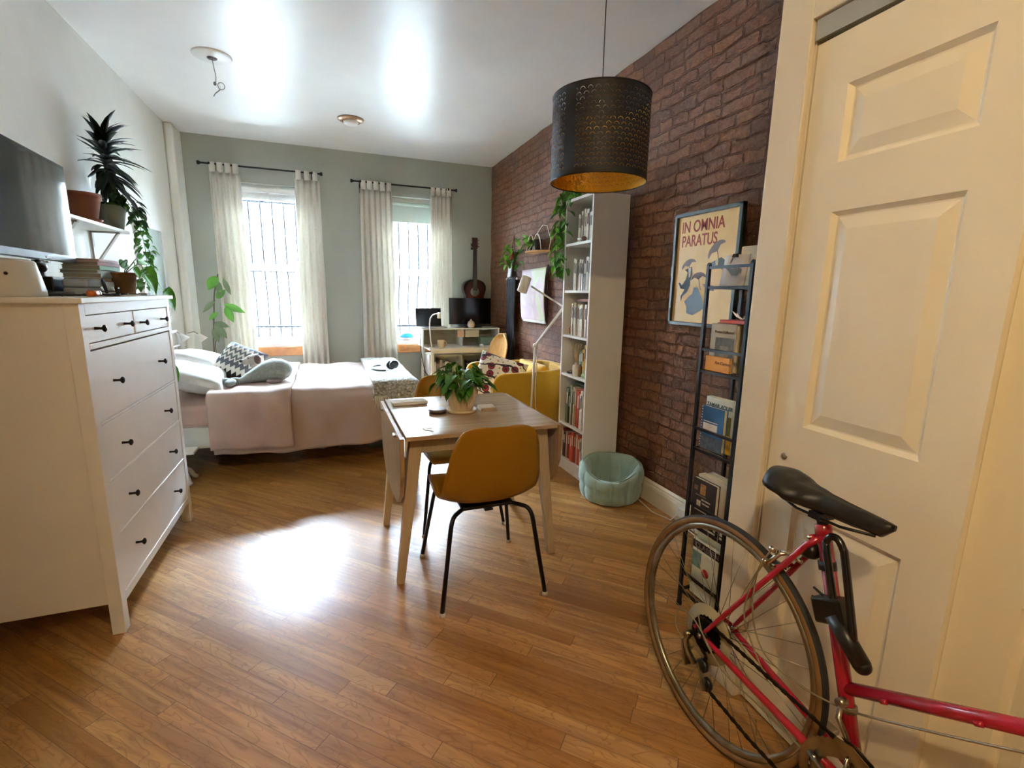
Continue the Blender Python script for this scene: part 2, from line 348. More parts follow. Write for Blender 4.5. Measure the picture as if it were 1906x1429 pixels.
# ------------------------------------------------------------------ windows
M_vinyl=mat('white_window_vinyl','#eef0ee',.35,var=.01)
def glass_mat():
    s=NT('window_glass'); t=s.t; mx=s.n('ShaderNodeMixShader'); tr=s.n('ShaderNodeBsdfTransparent'); gl=s.n('ShaderNodeBsdfGlossy'); gl.inputs['Roughness'].default_value=.02
    fr=s.n('ShaderNodeFresnel'); fr.inputs[0].default_value=1.35; s.l(fr.outputs[0],mx.inputs[0]); s.l(tr.outputs[0],mx.inputs[1]); s.l(gl.outputs[0],mx.inputs[2]); s.l(mx.outputs[0],s.out.inputs[0]); return s.m
M_glass=glass_mat()
M_bar=mat('iron_bar','#0b0c0e',.9,spec=.05)
for wi,(a,b,c,d) in enumerate(WIN):
    yo=6.03; zm=(c+d)/2-.0; root=G().box(a,b,yo+.07,yo+.12,c,c+.035); root.box(a,b,yo-.02,yo+.12,d-.05,d); root.box(a,a+.03,yo-.02,yo+.12,c,d); root.box(b-.03,b,yo-.02,yo+.12,c,d); root.box(a,b,YF+.005,yo+.12,c-.001,c+.04)
    w=struct('window_%d'%(wi+1),root,M_vinyl,bevel=.003)
    for (z0,z1,yy,nm) in ((zm-.01,d-.05,yo+.05,'upper_sash'),(c+.04,zm+.030,yo+.01,'lower_sash')):
        q=G(); t=.058
        q.box(a+.03,b-.03,yy,yy+.035,z0,z0+t); q.box(a+.03,b-.03,yy,yy+.035,z1-t,z1); q.box(a+.03,a+.03+t,yy,yy+.035,z0,z1); q.box(b-.03-t,b-.03,yy,yy+.035,z0,z1)
        sash=q.obj(nm,M_vinyl,w,bevel=.003)
        G().box(a+.075,b-.075,yy+.016,yy+.020,z0+t,z1-t).obj('pane',M_glass,sash)
    G().box(a-.04,b+.04,YF-.035,YF+.02,.625,.722).obj('sill',oak_trim,w,bevel=.004)
    bars=G(); n=6
    for i in range(n+1):
        xx=a+.05+(b-a-.1)*i/n; belly=.10 if wi==0 else .16
        pts=[(xx,6.32+belly*max(0,sin(pi*min(1,t*1.9)))*(t<.53),c-.05+(d-c)*t) for t in [j/14 for j in range(15)]]
        bars.tube(pts,.010,6)
    for zz in (c+.07,c+.20,c+.84,d-.12): bars.bar((a,6.325,zz),(b,6.325,zz),.012,.022); bars.bar((a-.01,6.175,zz),(a-.01,6.33,zz),.012,.022); bars.bar((b+.01,6.175,zz),(b+.01,6.33,zz),.012,.022)
    tag(bars.obj('window_guard',M_bar),('black iron security bars outside the window beside the bed' if wi==0 else 'black iron security bars outside the window behind the desk'),'window bars','iron guards outside the windows')
# blind and shade
g=G(); a,b,c,d=WIN[0]; g.box(a+.03,b-.03,5.985,6.02,d-.075,d-.05+.02)
for i in range(10): g.box(a+.035,b-.035,5.975,6.02,d-.080-.007*(i+1),d-.080-.007*i-.003)
g.cyl((a+.42,5.99,d-.15),(a+.42,5.99,d-.07),.006,8)
tag(g.obj('raised_blind',white_pl),'white slatted blind pulled right up in the window beside the bed','blind')
a,b,c,d=WIN[1]
g=G(); g.box(a+.03,b-.03,5.985,5.988,d-.26,d-.06); g.cyl((a+.03,5.99,d-.07),(b-.03,5.99,d-.07),.02,14); g.box(a+.03,b-.03,5.98,5.992,d-.275,d-.258)
tag(g.obj('roller_shade',mat('shade_fabric','#cfe0d8',.8,var=.02)),'pale green roller shade partly lowered in the window behind the desk','blind')
# ------------------------------------------------------------------ curtains
def cloth_mat(name,h,tr=.45):
    s=NT(name); c=lin(h); df=s.n('ShaderNodeBsdfDiffuse'); tl=s.n('ShaderNodeBsdfTranslucent'); mx=s.n('ShaderNodeMixShader')
    v=s.obj(); wv=s.noise(v,90,3)[0]; col=s.ramp(wv,[(.3,tuple(x*.9 for x in c[:3])),(.7,c[:3])])
    s.l(col,df.inputs[0]); s.l(col,tl.inputs[0]); mx.inputs[0].default_value=tr
    s.l(df.outputs[0],mx.inputs[1]); s.l(tl.outputs[0],mx.inputs[2]); s.l(mx.outputs[0],s.out.inputs[0]); return s.m
M_curt=cloth_mat('cream_cotton_sheer','#e6e2d8',.26)
def curtain(x0,x1,ztop,zbot,folds,label,seed,lean=0.0):
    y=5.80; t=thing('curtain',label,'curtain',((x0+x1)/2,y,zbot),group='cream tab top curtains'); w=x1-x0; H=ztop-.075-zbot; rnd=random.Random(seed)
    ph=rnd.random()*6
    def f(u,v):
        z=H*(1-v); gather=1-.10*(1-abs(2*v-1))*(1)
        amp=.014+.022*v; xx=(u-.5)*w*(.92+.12*v)+.006*nz(u*6,v*3,seed)+lean*v
        yy=amp*sin(u*folds*2*pi+ph+.7*sin(v*2+seed))+.012*nz(u*5+seed,v*2.5)
        return (xx,yy,z)
    g=G().grid(f,folds*10,26); g.obj('drape',M_curt,t,solid=.0012)
    hem=G().grid(lambda u,v:tuple(a+(0,-.0025,0)[i] for i,a in enumerate(f(u,.955+.045*v))),folds*10,3); hem.obj('hem',M_curt,t,solid=.001)
    for i in range(max(3,folds-1)):
        u=(i+.5)/max(3,folds-1); xx=(u-.5)*w*.92
        q=G(); ws=.026
        q.grid(lambda a,b:(xx+(a-.5)*2*ws, -.013*cos(b*pi) , H-.012+.097*sin(b*pi)**.35),3,17)
        q.obj('tab',M_curt,t,solid=.001)
    return t
curtain(-1.035,-.735,2.575,.40,5,'cream curtain beside the corner, left of the window by the bed',3,.02)
curtain(-.255,.01,2.575,.40,4,'cream curtain to the right of the window by the bed',5,-.01)
curtain(.395,.77,2.535,.40,6,'wide cream curtain on the left of the window behind the desk',8)
curtain(1.175,1.445,2.53,.62,5,'cream curtain between the guitar and the window behind the desk',11)
def rod(x0,x1,z,label):
    t=thing('curtain_rod',label,'curtain rod',((x0+x1)/2,5.8,z),group='black curtain rods'); h=(x1-x0)/2
    G().cyl((-h,0,0),(h,0,0),.0085,12).obj('pole',black_met,t)
    for s_ in (-1,1):
        G().lathe([(.0,-.03),(.018,-.028),(.020,-.012),(.012,-.004),(.009,.006)],16,M=Matrix.Translation((s_*h,0,0))@Matrix.Rotation(s_*RD(-90),4,'Y')).obj('finial',black_met,t)
        b=G(); xb=s_*(h-.075); b.bar((xb,.0,-.0),(xb,.122,-.0),.010,.010); b.box(xb-.009,xb+.009,.112,.122,-.10,.03); b.tube([(xb,.0,-.0),(xb,.04,-.045),(xb,.115,-.08)],.005,8); b.lathe([(.016,-.008),(.016,.008)],14,M=Matrix.Translation((xb,0,0))@Matrix.Rotation(RD(90),4,'Y')); b.obj('bracket',black_met,t)
rod(-1.085,.005,2.565,'black metal rod over the window by the bed')
rod(.343,1.475,2.528,'black metal rod over the window behind the desk')
# ------------------------------------------------------------------ outdoors
GZ=-.9
tag(G().box(-14,16,6.2,40,GZ-.1,GZ).obj('street_pavement',mat('pale_asphalt','#9a9a97',.9,spec=.1)),'pale grey street seen through both windows','street')
g=G()
for i in range(46):
    x=-3.5+i*.17; g.cyl((x,8.4,GZ),(x,8.4,1.85+.06*(i%2)),.009,6); 
for z in (GZ+.15,1.70): g.bar((-3.6,8.4,z),(4.4,8.4,z),.02,.035)
tag(g.obj('iron_fence',M_bar),'tall black iron railing along the pavement outside','fence')
def car(name,label,x,y,hexc,rz=0):
    t=thing(name,label,'car',(x,y,GZ),rz); paint=mat(name+'_paint',hexc,.5,spec=.2)
    side=[(-2.1,.35),(-2.15,.75),(-1.5,.92),(-.75,1.38),(.65,1.40),(1.35,.98),(2.05,.86),(2.15,.45),(2.0,.30),(-1.9,.28)]
    G().prism(side,-.82,.82,ax='y').obj('body',paint,t,bevel=.06,seg=3)
    gg=G().prism([(-1.25,.95),(-.68,1.32),(.58,1.34),(1.1,.97)],-.835,.835,ax='y'); gg.obj('side_window',glass_dark,t)
    for sx in (-1.3,1.3):
        for sy in (-.8,.8): G().cyl((sx,sy-.1,.32),(sx,sy+.1,.32),.32,20).obj('wheel',black_pl,t)
car('parked_red_car','red car parked at the kerb outside',-.6,11.5,'#1c0509')
car('parked_blue_car','dark blue car parked outside behind the desk window',3.4,15.4,'#060c14',.05)
g=G(); g.box(-14,16,20,21,GZ,10.0); fac=g.obj('facade_across',mat('facade_stucco','#9b9995',.9,spec=.1)); tag(fac,'building across the street seen through the windows','building')
wm=mat('facade_window_glass','#14181c',.6,spec=.1)
for i in range(9):
    for j in range(3): G().box(-11+i*2.6,-9.9+i*2.6,19.96,20.0,.9+j*2.9,2.6+j*2.9).obj('facade_window',wm,fac)
def tree(x,y,seed,label):
    r=random.Random(seed); t=thing('street_tree',label,'tree',(x,y,GZ),group='bare street trees outside')
    g=G()
    def br(p,d,L,rad,dep):
        pts=[p]; 
        for i in range(4):
            d=(d+Vector((r.uniform(-.18,.18),r.uniform(-.18,.18),r.uniform(-.05,.1)))).normalized(); pts.append(pts[-1]+d*L/4)
        g.tube(pts,[rad*(1-.12*i) for i in range(5)],6,caps=False)
        if dep:
            for k in range(3): br(pts[-1-(k%3)],(d+Vector((r.uniform(-.9,.9),r.uniform(-.9,.9),r.uniform(-.1,.5)))).normalized(),L*.72,rad*.5,dep-1)
    br(Vector((0,0,0)),Vector((0,0,1)),2.6,.13,4); g.obj('trunk',mat('bark','#15110f',.9,spec=.05,bump=.4),t)
tree(-2.6,9.5,2,'bare street tree outside left of the bed window'); tree(1.5,9.6,9,'bare street tree outside the desk window')
# ------------------------------------------------------------------ ceiling fittings and the warm lamp
t=thing('ceiling_rose','white ceiling disc with loose knotted wires hanging from it','ceiling fitting',(-.62,3.99,HC))
G().lathe([(0,-.016),(.052,-.016),(.060,-.012),(.110,-.010),(.118,-.004),(.118,0)],36).obj('cover_plate',white_pl,t)
G().lathe([(0,-.020),(.028,-.019),(.033,-.014)],18).obj('socket_hole',mat('rust_brown','#4a2a22',.7),t)
g=G(); g.tube([(0,0,-.015),(.004,.003,-.06),(.012,.01,-.12),(.008,.01,-.155)],.0028,6)
g.tube([(.008+.02*cos(a)+.03,.01,-.175+.022*sin(a)) for a in [i*2*pi/16 for i in range(16)]],.0025,6,closed=True)
g.tube([(.03,.01,-.197),(.0,.01,-.225),(-.012,.01,-.245)],.0028,6); g.sph((.002,.01,-.165),(.010,.008,.013),10)
g.obj('wire',mat('grey_wire','#7d8079',.5),t)
t=thing('smoke_detector','round brass and white smoke detector on the ceiling near the windows','smoke detector',(.29,4.87,HC))
G().lathe([(.115,0),(.112,-.008),(.085,-.022),(.070,-.024)],36).obj('trim_ring',mat('brushed_brass','#8c6b4e',.35,metal=.7),t)
G().lathe([(0,-.052),(.045,-.050),(.060,-.038),(.066,-.020),(.068,-.01)],30).obj('dome',white_pl,t)
t=thing('ceiling_light','warm flush ceiling light above the entrance','ceiling light',(-.30,-.52,HC))
G().lathe([(.16,0),(.165,-.03),(.14,-.035)],32).obj('rim',chrome,t)
G().lathe([(0,-.10),(.06,-.095),(.115,-.07),(.14,-.035)],32).obj('glass_shade',mat('lamp_glass','#fff0d0',.4,emis='#ffcf8a',es=2,var=0),t)
l=bpy.data.lights.new('warm_lamp','POINT'); l.energy=LAMP_E; l.color=LAMP_C; l.shadow_soft_size=.06;
lo=bpy.data.objects.new('warm_lamp',l); COL.objects.link(lo); lo.location=(-.30,-.52,HC-.115)
# ================================================================== dresser
t=thing('chest_of_drawers','tall white six drawer chest with dark knobs standing against the left wall','chest of drawers',(-.807,2.12,0))
g=G(); X0,X1=-.50,0.0; L=1.05
g.box(X0,X1-.02,.008,.026,.13,1.29); g.box(X0,X1-.02,L-.026,L-.008,.13,1.29); g.box(X0,X0+.01,.02,L-.02,.13,1.29); g.box(X0,X1-.05,.02,L-.02,.13,.15)
g.obj('carcass',white_lac,t)
g=G(); fx0,fx1=-.022,0
for z0,z1 in ((1.248,1.29),(1.122,1.143),(.838,.846),(.612,.618),(.386,.392),(.118,.156)): g.box(fx0,fx1,.045,L-.045,z0,z1)
g.box(fx0,fx1,.508,.518,1.143,1.248); g.obj('front_frame',white_lac,t,bevel=.0015)
for yy in (0,L-.045):
    for xx in (-.5,-.045): G().box(xx,xx+.045,yy,yy+.045,0,1.29).obj('leg',white_lac,t,bevel=.002)
G().box(X0-.004,.018,-.018,L+.018,1.29,1.31).obj('top',white_lac,t,bevel=.003)
def drawer(y0,y1,z0,z1,kz,ks):
    d=G().box(-.40,-.003,y0,y1,z0,z1).obj('drawer',white_lac,t,bevel=.0015)
    for ky in ks:
        G().lathe([(.0055,-.002),(.0045,.012),(.005,.020),(.013,.026),(.0135,.030),(.008,.034),(0,.035)],18,M=Matrix.Translation((-.001,ky,kz))@Matrix.Rotation(RD(90),4,'Y')).obj('knob',dark_knob,d)
drawer(.048,.505,1.146,1.245,1.196,(.112,.398)); drawer(.521,1.002,1.146,1.245,1.190,(.585,.885))
for z0,z1,kz in ((.849,1.115,.982),(.621,.834,.722),(.395,.608,.500),(.159,.383,.279)): drawer(.049,1.001,z0,z1,kz,(.213,.780))
# ================================================================== bed
pinkish=mat('blush_cotton','#b0968a',.85,var=.05,bump=.9,bs=8,sheen=.2)
pink_d=mat('dusty_pink_sheet','#b39384',.85,var=.05,bump=.3,bs=8)
duv=mat('pale_pink_duvet_cotton','#b8a59b',.85,var=.03,bump=.9,bs=6)
BX0,BX1,BY0,BY1,BT=-1.27,.60,3.82,5.20,.56
t=thing('bed','white metal bed with pink fitted mattress along the window wall','bed',(BX0,BY0,0))
g=G(); g.box(0,1.86,.0,.03,.235,.385); g.box(0,1.86,1.35,1.38,.235,.385); g.box(1.83,1.86,0,1.38,.235,.385); g.box(0,.03,0,1.38,.235,.385); g.box(.03,1.83,.67,.71,.26,.30)
g.obj('side_rail',mat('bed_rail_paint','#c9c6b8',.5),t,bevel=.004)
for x in (.02,1.82):
    for y in (.02,1.34): G().box(x,x+.03,y,y+.03,0,.235).obj('leg',white_lac,t)
def rbox(g,x0,x1,y0,y1,z0,z1,n=10,e=.06,seed=0,w=.004):
    # soft box from a superellipsoid
    cx,cy,cz=(x0+x1)/2,(y0+y1)/2,(z0+z1)/2; hx,hy,hz=(x1-x0)/2,(y1-y0)/2,(z1-z0)/2
    def sp(a,p): return math.copysign(abs(a)**p,a)
    def f(u,v):
        a=2*pi*u; b=-pi/2+pi*v; p=.22; q=.30
        return (cx+hx*sp(cos(b),q)*sp(cos(a),p)+w*nz(u*9+seed,v*9), cy+hy*sp(cos(b),q)*sp(sin(a),p)+w*nz(u*9,v*9+seed), cz+hz*sp(sin(b),q)+w*nz(u*5,v*7,seed))
    return g.grid(f,n*6,n*3,wu=True)
m=rbox(G(),.02,1.83,.02,1.36,.36,.555,w=.006).obj('mattress',pink_d,t)
G().box(.02,1.83,.025,1.355,.34,.40).obj('mattress_pad',mat('taupe_bed_base','#a58f82',.85),t,bevel=.01)
g=G(); A=[(.0,.02,.3)]
pts=[(.0,.03,.30),(.0,.03,.86)]+[(.0,.03+.10*(1-cos(a)),.86+.11*sin(a)) for a in [i*pi/12 for i in range(1,7)]]+[(.0,1.25+.10*sin(a),.97-.11*(1-cos(a))) for a in [i*pi/12 for i in range(0,7)]]+[(.0,1.35,.30)]
g.tube(pts,.016,12); g.cyl((0,.03,.50),(0,1.35,.50),.008); g.cyl((0,.03,.84),(0,1.35,.84),.008)
for i in range(1,10): g.cyl((0,.03+.132*i,.5),(0,.03+.132*i,.84),.0055,8)
hb=g.obj('headboard',white_lac,t)
def bend(d,r):
    if d<=0: return d,0.0
    if d<r*pi/2: a=d/r; return r*sin(a), r*(1-cos(a))
    return r, r+(d-r*pi/2)
def cover(name,m,x0,x1,dx,y0,y1,dyn,dyf,zt,r,seed,amp=.008,hem=.0,th=.02,parent=None,nx=90,ny=110,wav=0.0):
    Lx=x1-x0; Ly=y1-y0; TX=Lx+dx; TY=Ly+dyn+dyf
    def f(u,v):
        a=TX*u; b=TY*v-dyn
        ox,dzx=bend(a-(Lx-r),r) if dx>0 else (a-(Lx-r),0)
        X=x0+Lx-r+ox
        if b<r: o,dz=bend(r-b,r); Y=y0+r-o
        elif b>Ly-r: o,dz=bend(b-(Ly-r),r); Y=y1-r+o
        else: Y=y0+b; dz=0
        side = 1 if b<0 else 0
        z=zt-max(dz,dzx)
        w=amp*(nz(a*4+seed,b*4)+.5*nz(a*10,b*9+seed))
        if b<.0: Y-=(.013*sin(a*11+seed)+.012*sin(a*23+seed*2+b*6)+.010*nz(a*6+b*5,b*3+seed))*(-b/max(dyn,.01))+abs(w)*.6; z+=hem*sin(a*3.1+seed)*min(1,(-b/dyn))
        if dzx>r: X+=.012*sin(b*12+seed)*(dzx/max(dx,.01))
        if b>=0 and dzx<=r: z+=w+amp*.8*nz(a*2,b*2+seed)
        return (X,Y+ (w if b<0 else 0),z)
    return G().grid(f,nx,ny).obj(name,m,parent,solid=th)
t=thing('duvet','pale pink duvet spread over the bed and folded back near the pillows','duvet',(0,0,0))
cover('duvet_sheet',duv,-.79,BX1+.045,.30,BY0-.045,BY1+.03,.385,.30,.612,.08,3,amp=.018,hem=.018,th=.030,parent=t)
cover('folded_edge',pinkish,-.80,-.27,0,BY0-.098,BY1+.02,.37,.20,.640,.07,9,amp=.016,hem=.012,th=.020,parent=t,nx=40)
def throw_mat():
    s=NT('cream_knit_wool'); v=s.obj(); s.b.inputs['Roughness'].default_value=.95; s.b.inputs['Sheen Weight'].default_value=.3
    vo=s.n('ShaderNodeTexVoronoi'); vo.inputs['Scale'].default_value=55; s.l(v,vo.inputs['Vector'])
    s.l(s.ramp(vo.outputs['Distance'],[(0,lin('#cfcdc4')),(.5,lin('#b9b7ab')),(.9,lin('#8a8879'))]),s.b.inputs['Base Color']); s.bump(s.math('SUBTRACT',1.0,vo.outputs['Distance']),1.0,.02); return s.m
t=thing('knitted_throw','chunky cream knitted throw with fringe across the foot of the bed','blanket')
cover('knit',throw_mat(),.305,BX1+.075,.10,BY0-.085,BY1+.04,.10,.12,.655,.06,5,amp=.010,hem=.004,th=.022,parent=t,nx=34,ny=120)
g=G(); rr=random.Random(2)
for i in range(42):
    x=.315+i*.0088; L_=.085+rr.random()*.03; g.tube([(x,BY0-.088,.56),(x+rr.uniform(-.006,.006),BY0-.096,.56-L_*.5),(x+rr.uniform(-.012,.012),BY0-.094,.56-L_)],[.005,.004,.003],6)
g.obj('fringe',mat('cream_wool','#c9c5b2',.95),t)
# pillows etc.
def pillow(name,label,cat,c,size,rot,m,seed=1,group=None,puff=1.0,corner=.10,uv=False):
    a,b,h=size
    def P(u,v,sg):
        x=2*u-1;y=2*v-1; e=(max(0,1-abs(x)**3.2)*max(0,1-abs(y)**3.2))**.45
        pin=1-corner*(1-abs(x)**2)*0-corner*( (1-x*x)*(y*y)**2*.9 ) ; pin2=1-corner*((1-y*y)*(x*x)**2*.9)
        return (a/2*x*pin2,b/2*y*pin,sg*h/2*e*puff+.012*nz(u*3+seed,v*3)+.004*nz(u*9+seed,v*8,sg))
    g=G(); g.grid(lambda u,v:P(u,v,1),26,26,uv=uv); g.grid(lambda u,v:P(1-u,v,-1),26,26,uv=uv)
    o=g.obj(name,m,None,weld=True); o.location=c; o.rotation_euler=rot; return tag(o,label,cat,group)
w_cot=mat('white_pillow_cotton','#d2cfca',.85,var=.02,bump=.2,bs=8)
pillow('bed_pillow','white pillow nearest the dresser on the bed','pillow',(-.99,4.16,.705),(.52,.62,.17),(RD(0),RD(14),RD(4)),w_cot,2,'white bed pillows')
pillow('bed_pillow','white pillow furthest from the dresser, under the patterned cushion','pillow',(-1.0,4.80,.72),(.50,.64,.17),(RD(-4),RD(18),RD(-5)),w_cot,5,'white bed pillows')
def zig_mat():
    s=NT('zigzag_weave'); x,y,z=s.sep(s.uv())[:3]
    tri=s.math('ABSOLUTE',s.math('SUBTRACT',s.math('FRACT',s.math('MULTIPLY',x,8.0)),.5))
    q=s.math('ADD',y,s.math('MULTIPLY',tri,.20))
    c=s.ramp(q,[(0,lin('#23252a')),(.22,lin('#23252a')),(.225,lin('#e6e2da')),(.36,lin('#e6e2da')),(.365,lin('#5d6068')),(.5,lin('#5d6068')),(.505,lin('#e8e4dc')),(.56,lin('#e8e4dc')),(.565,lin('#6b6e74')),(.64,lin('#6b6e74')),(.645,lin('#ece8e0')),(.72,lin('#ece8e0')),(.725,lin('#6b6e74')),(.80,lin('#6b6e74')),(.805,lin('#e8e4dc')),(.9,lin('#5d6068'))],'CONSTANT')
    s.l(c,s.b.inputs['Base Color']); s.b.inputs['Roughness'].default_value=.9; s.bump(s.noise(s.obj(),120,3)[0],.4,.004); return s.m
pillow('zigzag_cushion','black grey and white zigzag cushion leaning on the pillows','cushion',(-.70,4.44,.745),(.33,.36,.13),(Matrix.Rotation(RD(25),3,'Z')@Matrix.Rotation(RD(-28),3,'Y')@Matrix.Rotation(RD(40),3,'X')@Matrix.Rotation(RD(-66),3,'Z')).to_euler(),zig_mat(),4,uv=True,corner=.05)
# plush whale
knit=mat('grey_green_knit','#8b928b',.95,var=.15,vs=60,bump=.9,bs=90,sheen=.3)
t=thing('plush_whale','big grey knitted whale soft toy lying on the bed','soft toy',(-.46,4.12,.640),RD(16))
g=G(); N=22
def wh(u,v):
    a=2*pi*v; x=-.22+.41*u; P_=[(0,.020),(.12,.026),(.30,.052),(.50,.080),(.68,.093),(.82,.088),(.92,.066),(.98,.034),(1,.004)]
    for i in range(8):
        if u<=P_[i+1][0]+1e-9: q=(u-P_[i][0])/(P_[i+1][0]-P_[i][0]); r=P_[i][1]*(1-q)+P_[i+1][1]*q; break
    r*=1.17; zc=r*.80+.004 if u<.8 else .090; return (x, .03*sin(u*3)+r*1.15*cos(a), zc+r*.82*sin(a))
g.grid(wh,40,N,wv=True)
for sgn,ang in ((1,2.75),(-1,4.35)):
    g.sph((-.235+.062*cos(ang),-.01+.062*sin(ang),.030),(.085,.036,.027),14,Matrix.Rotation(ang,3,'Z').to_4x4())
g.sph((-.22,-.002,.030),(.05,.035,.028),12); g.obj('body',knit,t)
g=G(); g.sph((0,0,0),(.055,.032,.020),12,Matrix.Rotation(-.2,4,'Z')); g.obj('fin',mat('mauve_knit','#857a7d',.95,bump=.8,bs=90),t,loc=(.03,-.108,.022))
# plush dog peeking over the whale
t=thing('plush_dog','small beige and brown plush dog with dark nose behind the grey whale','soft toy',(-.575,4.40,.655),RD(-160))
beige=mat('beige_plush','#a2968a',.95,bump=.6,bs=120,sheen=.3); brown=mat('brown_plush','#54392f',.95,bump=.6,bs=120,sheen=.3)
G().sph((0,0,.05),(.06,.05,.06),14).obj('body',beige,t)
g=G(); g.sph((.0,0,.125),(.062,.055,.05),16); g.sph((.055,0,.115),(.04,.033,.03),14); g.obj('head',beige,t)
G().sph((.096,0,.125),(.014,.018,.013),10).obj('nose',black_pl,t)
for s_ in (-1,1):
    G().sph((-.015,s_*.05,.135),(.028,.018,.042),12,Matrix.Rotation(s_*.5,4,'X')).obj('ear',brown,t)
    G().sph((.045,s_*.026,.145),.006,8).obj('eye',black_pl,t)
# headphones
t=thing('headphones','black folded over-ear headphones on the cream throw','headphones',(.47,4.32,.675),RD(10))
g=G(); g.tube([(.10*cos(a)-.03,.085*sin(a),.015+.012*sin(a)) for a in [pi*.5+i*pi/14 for i in range(15)]],[.012]*15,8,flat=.6); g.obj('headband',black_pl,t)
for s_,z in ((-1,.045),(1,.025)):
    G().lathe([(.0,-.02),(.035,-.018),(.042,-.005),(.040,.012),(.030,.020),(0,.018)],22,M=Matrix.Translation((.055,s_*.045,z))@Matrix.Rotation(RD(55*s_),4,'X')).obj('ear_cup',black_pl,t)
# under the bed
t=thing('white_stool','small white carved plant stool between the dresser and the bed','stool',(-1.02,3.80,0))
G().prism([(-.13,-.12),(.13,-.12),(.13,.12),(-.13,.12)],.235,.255).obj('seat',white_lac,t,bevel=.006)
G().lathe([(.035,0),(.045,.03),(.03,.06),(.05,.11),(.03,.16),(.045,.20),(.06,.235)],20,c=(0,0,.0)).obj('turned_post',white_lac,t)
for a in range(4):
    b=a*pi/2+pi/4; G().tube([(0.03*cos(b),.03*sin(b),.10),(.07*cos(b),.07*sin(b),.075),(.10*cos(b),.10*sin(b),.025),(.12*cos(b),.12*sin(b),.016)],[.022,.020,.018,.016],10).obj('foot',white_lac,t)
def bag(name,label,c,s,hexc,cat='storage bag'):
    g=rbox(G(),-s[0]/2,s[0]/2,-s[1]/2,s[1]/2,0,s[2],n=8,w=.012,seed=c[0]*9); o=g.obj(name,mat(name+'_'+hexc[1:],hexc,.7,var=.1)); o.location=c; return tag(o,label,cat)
bag('storage_bin','dark green storage bin under the head end of the bed',(-.66,4.66,0),(.50,.7,.20),'#0c211d','storage bin')
bag('storage_bag','dark grey storage bag under the middle of the bed',(-.05,4.98,0),(.5,.34,.2),'#1b1d20')
bag('cloth_bag','blue grey cloth bag under the foot of the bed',(.40,4.32,0),(.26,.3,.19),'#5f6d73')
t=thing('suitcase','dark suitcase lying under the bed with two pale wheels facing out','suitcase',(-.03,4.30,0))
rbox(G(),-.22,.26,.02,.44,.03,.215,n=8).obj('shell',mat('suitcase_black','#101114',.5),t)
for x in (-.06,.085): 
    w_=G().lathe([(.012,-.014),(.030,-.013),(.036,-.008),(.036,.008),(.030,.013),(.012,.014)],22,M=Matrix.Translation((x,-.01,.037))@Matrix.Rotation(RD(90),4,'X')).obj('wheel',mat('grey_wheel_plastic','#85858a',.5),t)
    G().cyl((x,-.03,.037),(x,.012,.037),.012,14).obj('wheel_hub',white_pl,w_)
# ================================================================== dining table
ash=mat('greyed_ash_veneer','#a98c6d',.35,var=.12,vs=14,spec=.5)
ashl=mat('pale_ash_leg','#c6b394',.5,var=.08,vs=20)
def wood_mat(name,c0,c1,rough,ax='y',sc=1.0):
    s=NT(name); x,y,z=s.sep(s.obj())[:3]
    if ax=='y': q=s.comb(s.math('MULTIPLY',x,26.0*sc),s.math('MULTIPLY',y,2.2*sc),s.math('MULTIPLY',z,26.0))
    elif ax=='z': q=s.comb(s.math('MULTIPLY',x,26.0*sc),s.math('MULTIPLY',y,26.0*sc),s.math('MULTIPLY',z,2.2))
    else: q=s.comb(s.math('MULTIPLY',x,2.2*sc),s.math('MULTIPLY',y,26.0*sc),s.math('MULTIPLY',z,26.0))
    n=s.noise(q,1,5,.6,.8)[0]; s.l(s.ramp(n,[(.3,lin(c1)),(.7,lin(c0))]),s.b.inputs['Base Color']); s.b.inputs['Roughness'].default_value=rough; s.bump(n,.08,.002); return s.m
ash=wood_mat('greyed_ash_veneer','#c4a98c','#a3886b',.22,'x'); ash_e=wood_mat('ash_leaf_veneer','#b39472','#92724f',.42,'z'); ashl=wood_mat('pale_ash_leg','#cdbb9e','#b7a283',.5,'z')
TX0,TX1,TY0,TY1,TT=.287,1.003,1.985,2.765,.742
t=thing('drop_leaf_table','drop leaf ash dining table with both leaves hanging down','table',(0,0,0))
G().box(TX0,TX1,TY0,TY1,TT-.020,TT).obj('tabletop',ash,t,bevel=.003)
g=G(); a0,a1,b0,b1=.335,.955,2.05,2.70
g.box(a0,a1,b0,b0+.02,.645,.722); g.box(a0,a1,b1-.02,b1,.645,.722); g.box(a0,a0+.02,b0,b1,.645,.722); g.box(a1-.02,a1,b0,b1,.645,.722); g.obj('apron',ashl,t,bevel=.002)
for sx,sy,fx,fy in ((0,0,.262,2.100),(0,1,.266,2.715),(1,0,1.050,2.112),(1,1,1.062,2.728)):
    G().taper((.345 if sx==0 else .945, 2.068 if sy==0 else 2.682,.722),(fx,fy,0),(.060,.050),(.036,.034)).obj('leg',ashl,t,bevel=.003)
def leafp(x,s_):
    poly=[(1.985,.735),(2.765,.735),(2.755,.56),(2.70,.455),(2.60,.385),(2.42,.362),(2.30,.362),(2.14,.385),(2.04,.455),(1.995,.56)]
    o=G().prism(poly,x,x+s_*.018,ax='x').obj('drop_leaf',ash_e,t,bevel=.002)
    for y in (2.12,2.63):
        G().box(x+s_*.018,x-s_*.012,y-.02,y+.02,.712,.722).obj('hinge',chrome,o)
leafp(.262,1); leafp(1.012,1)
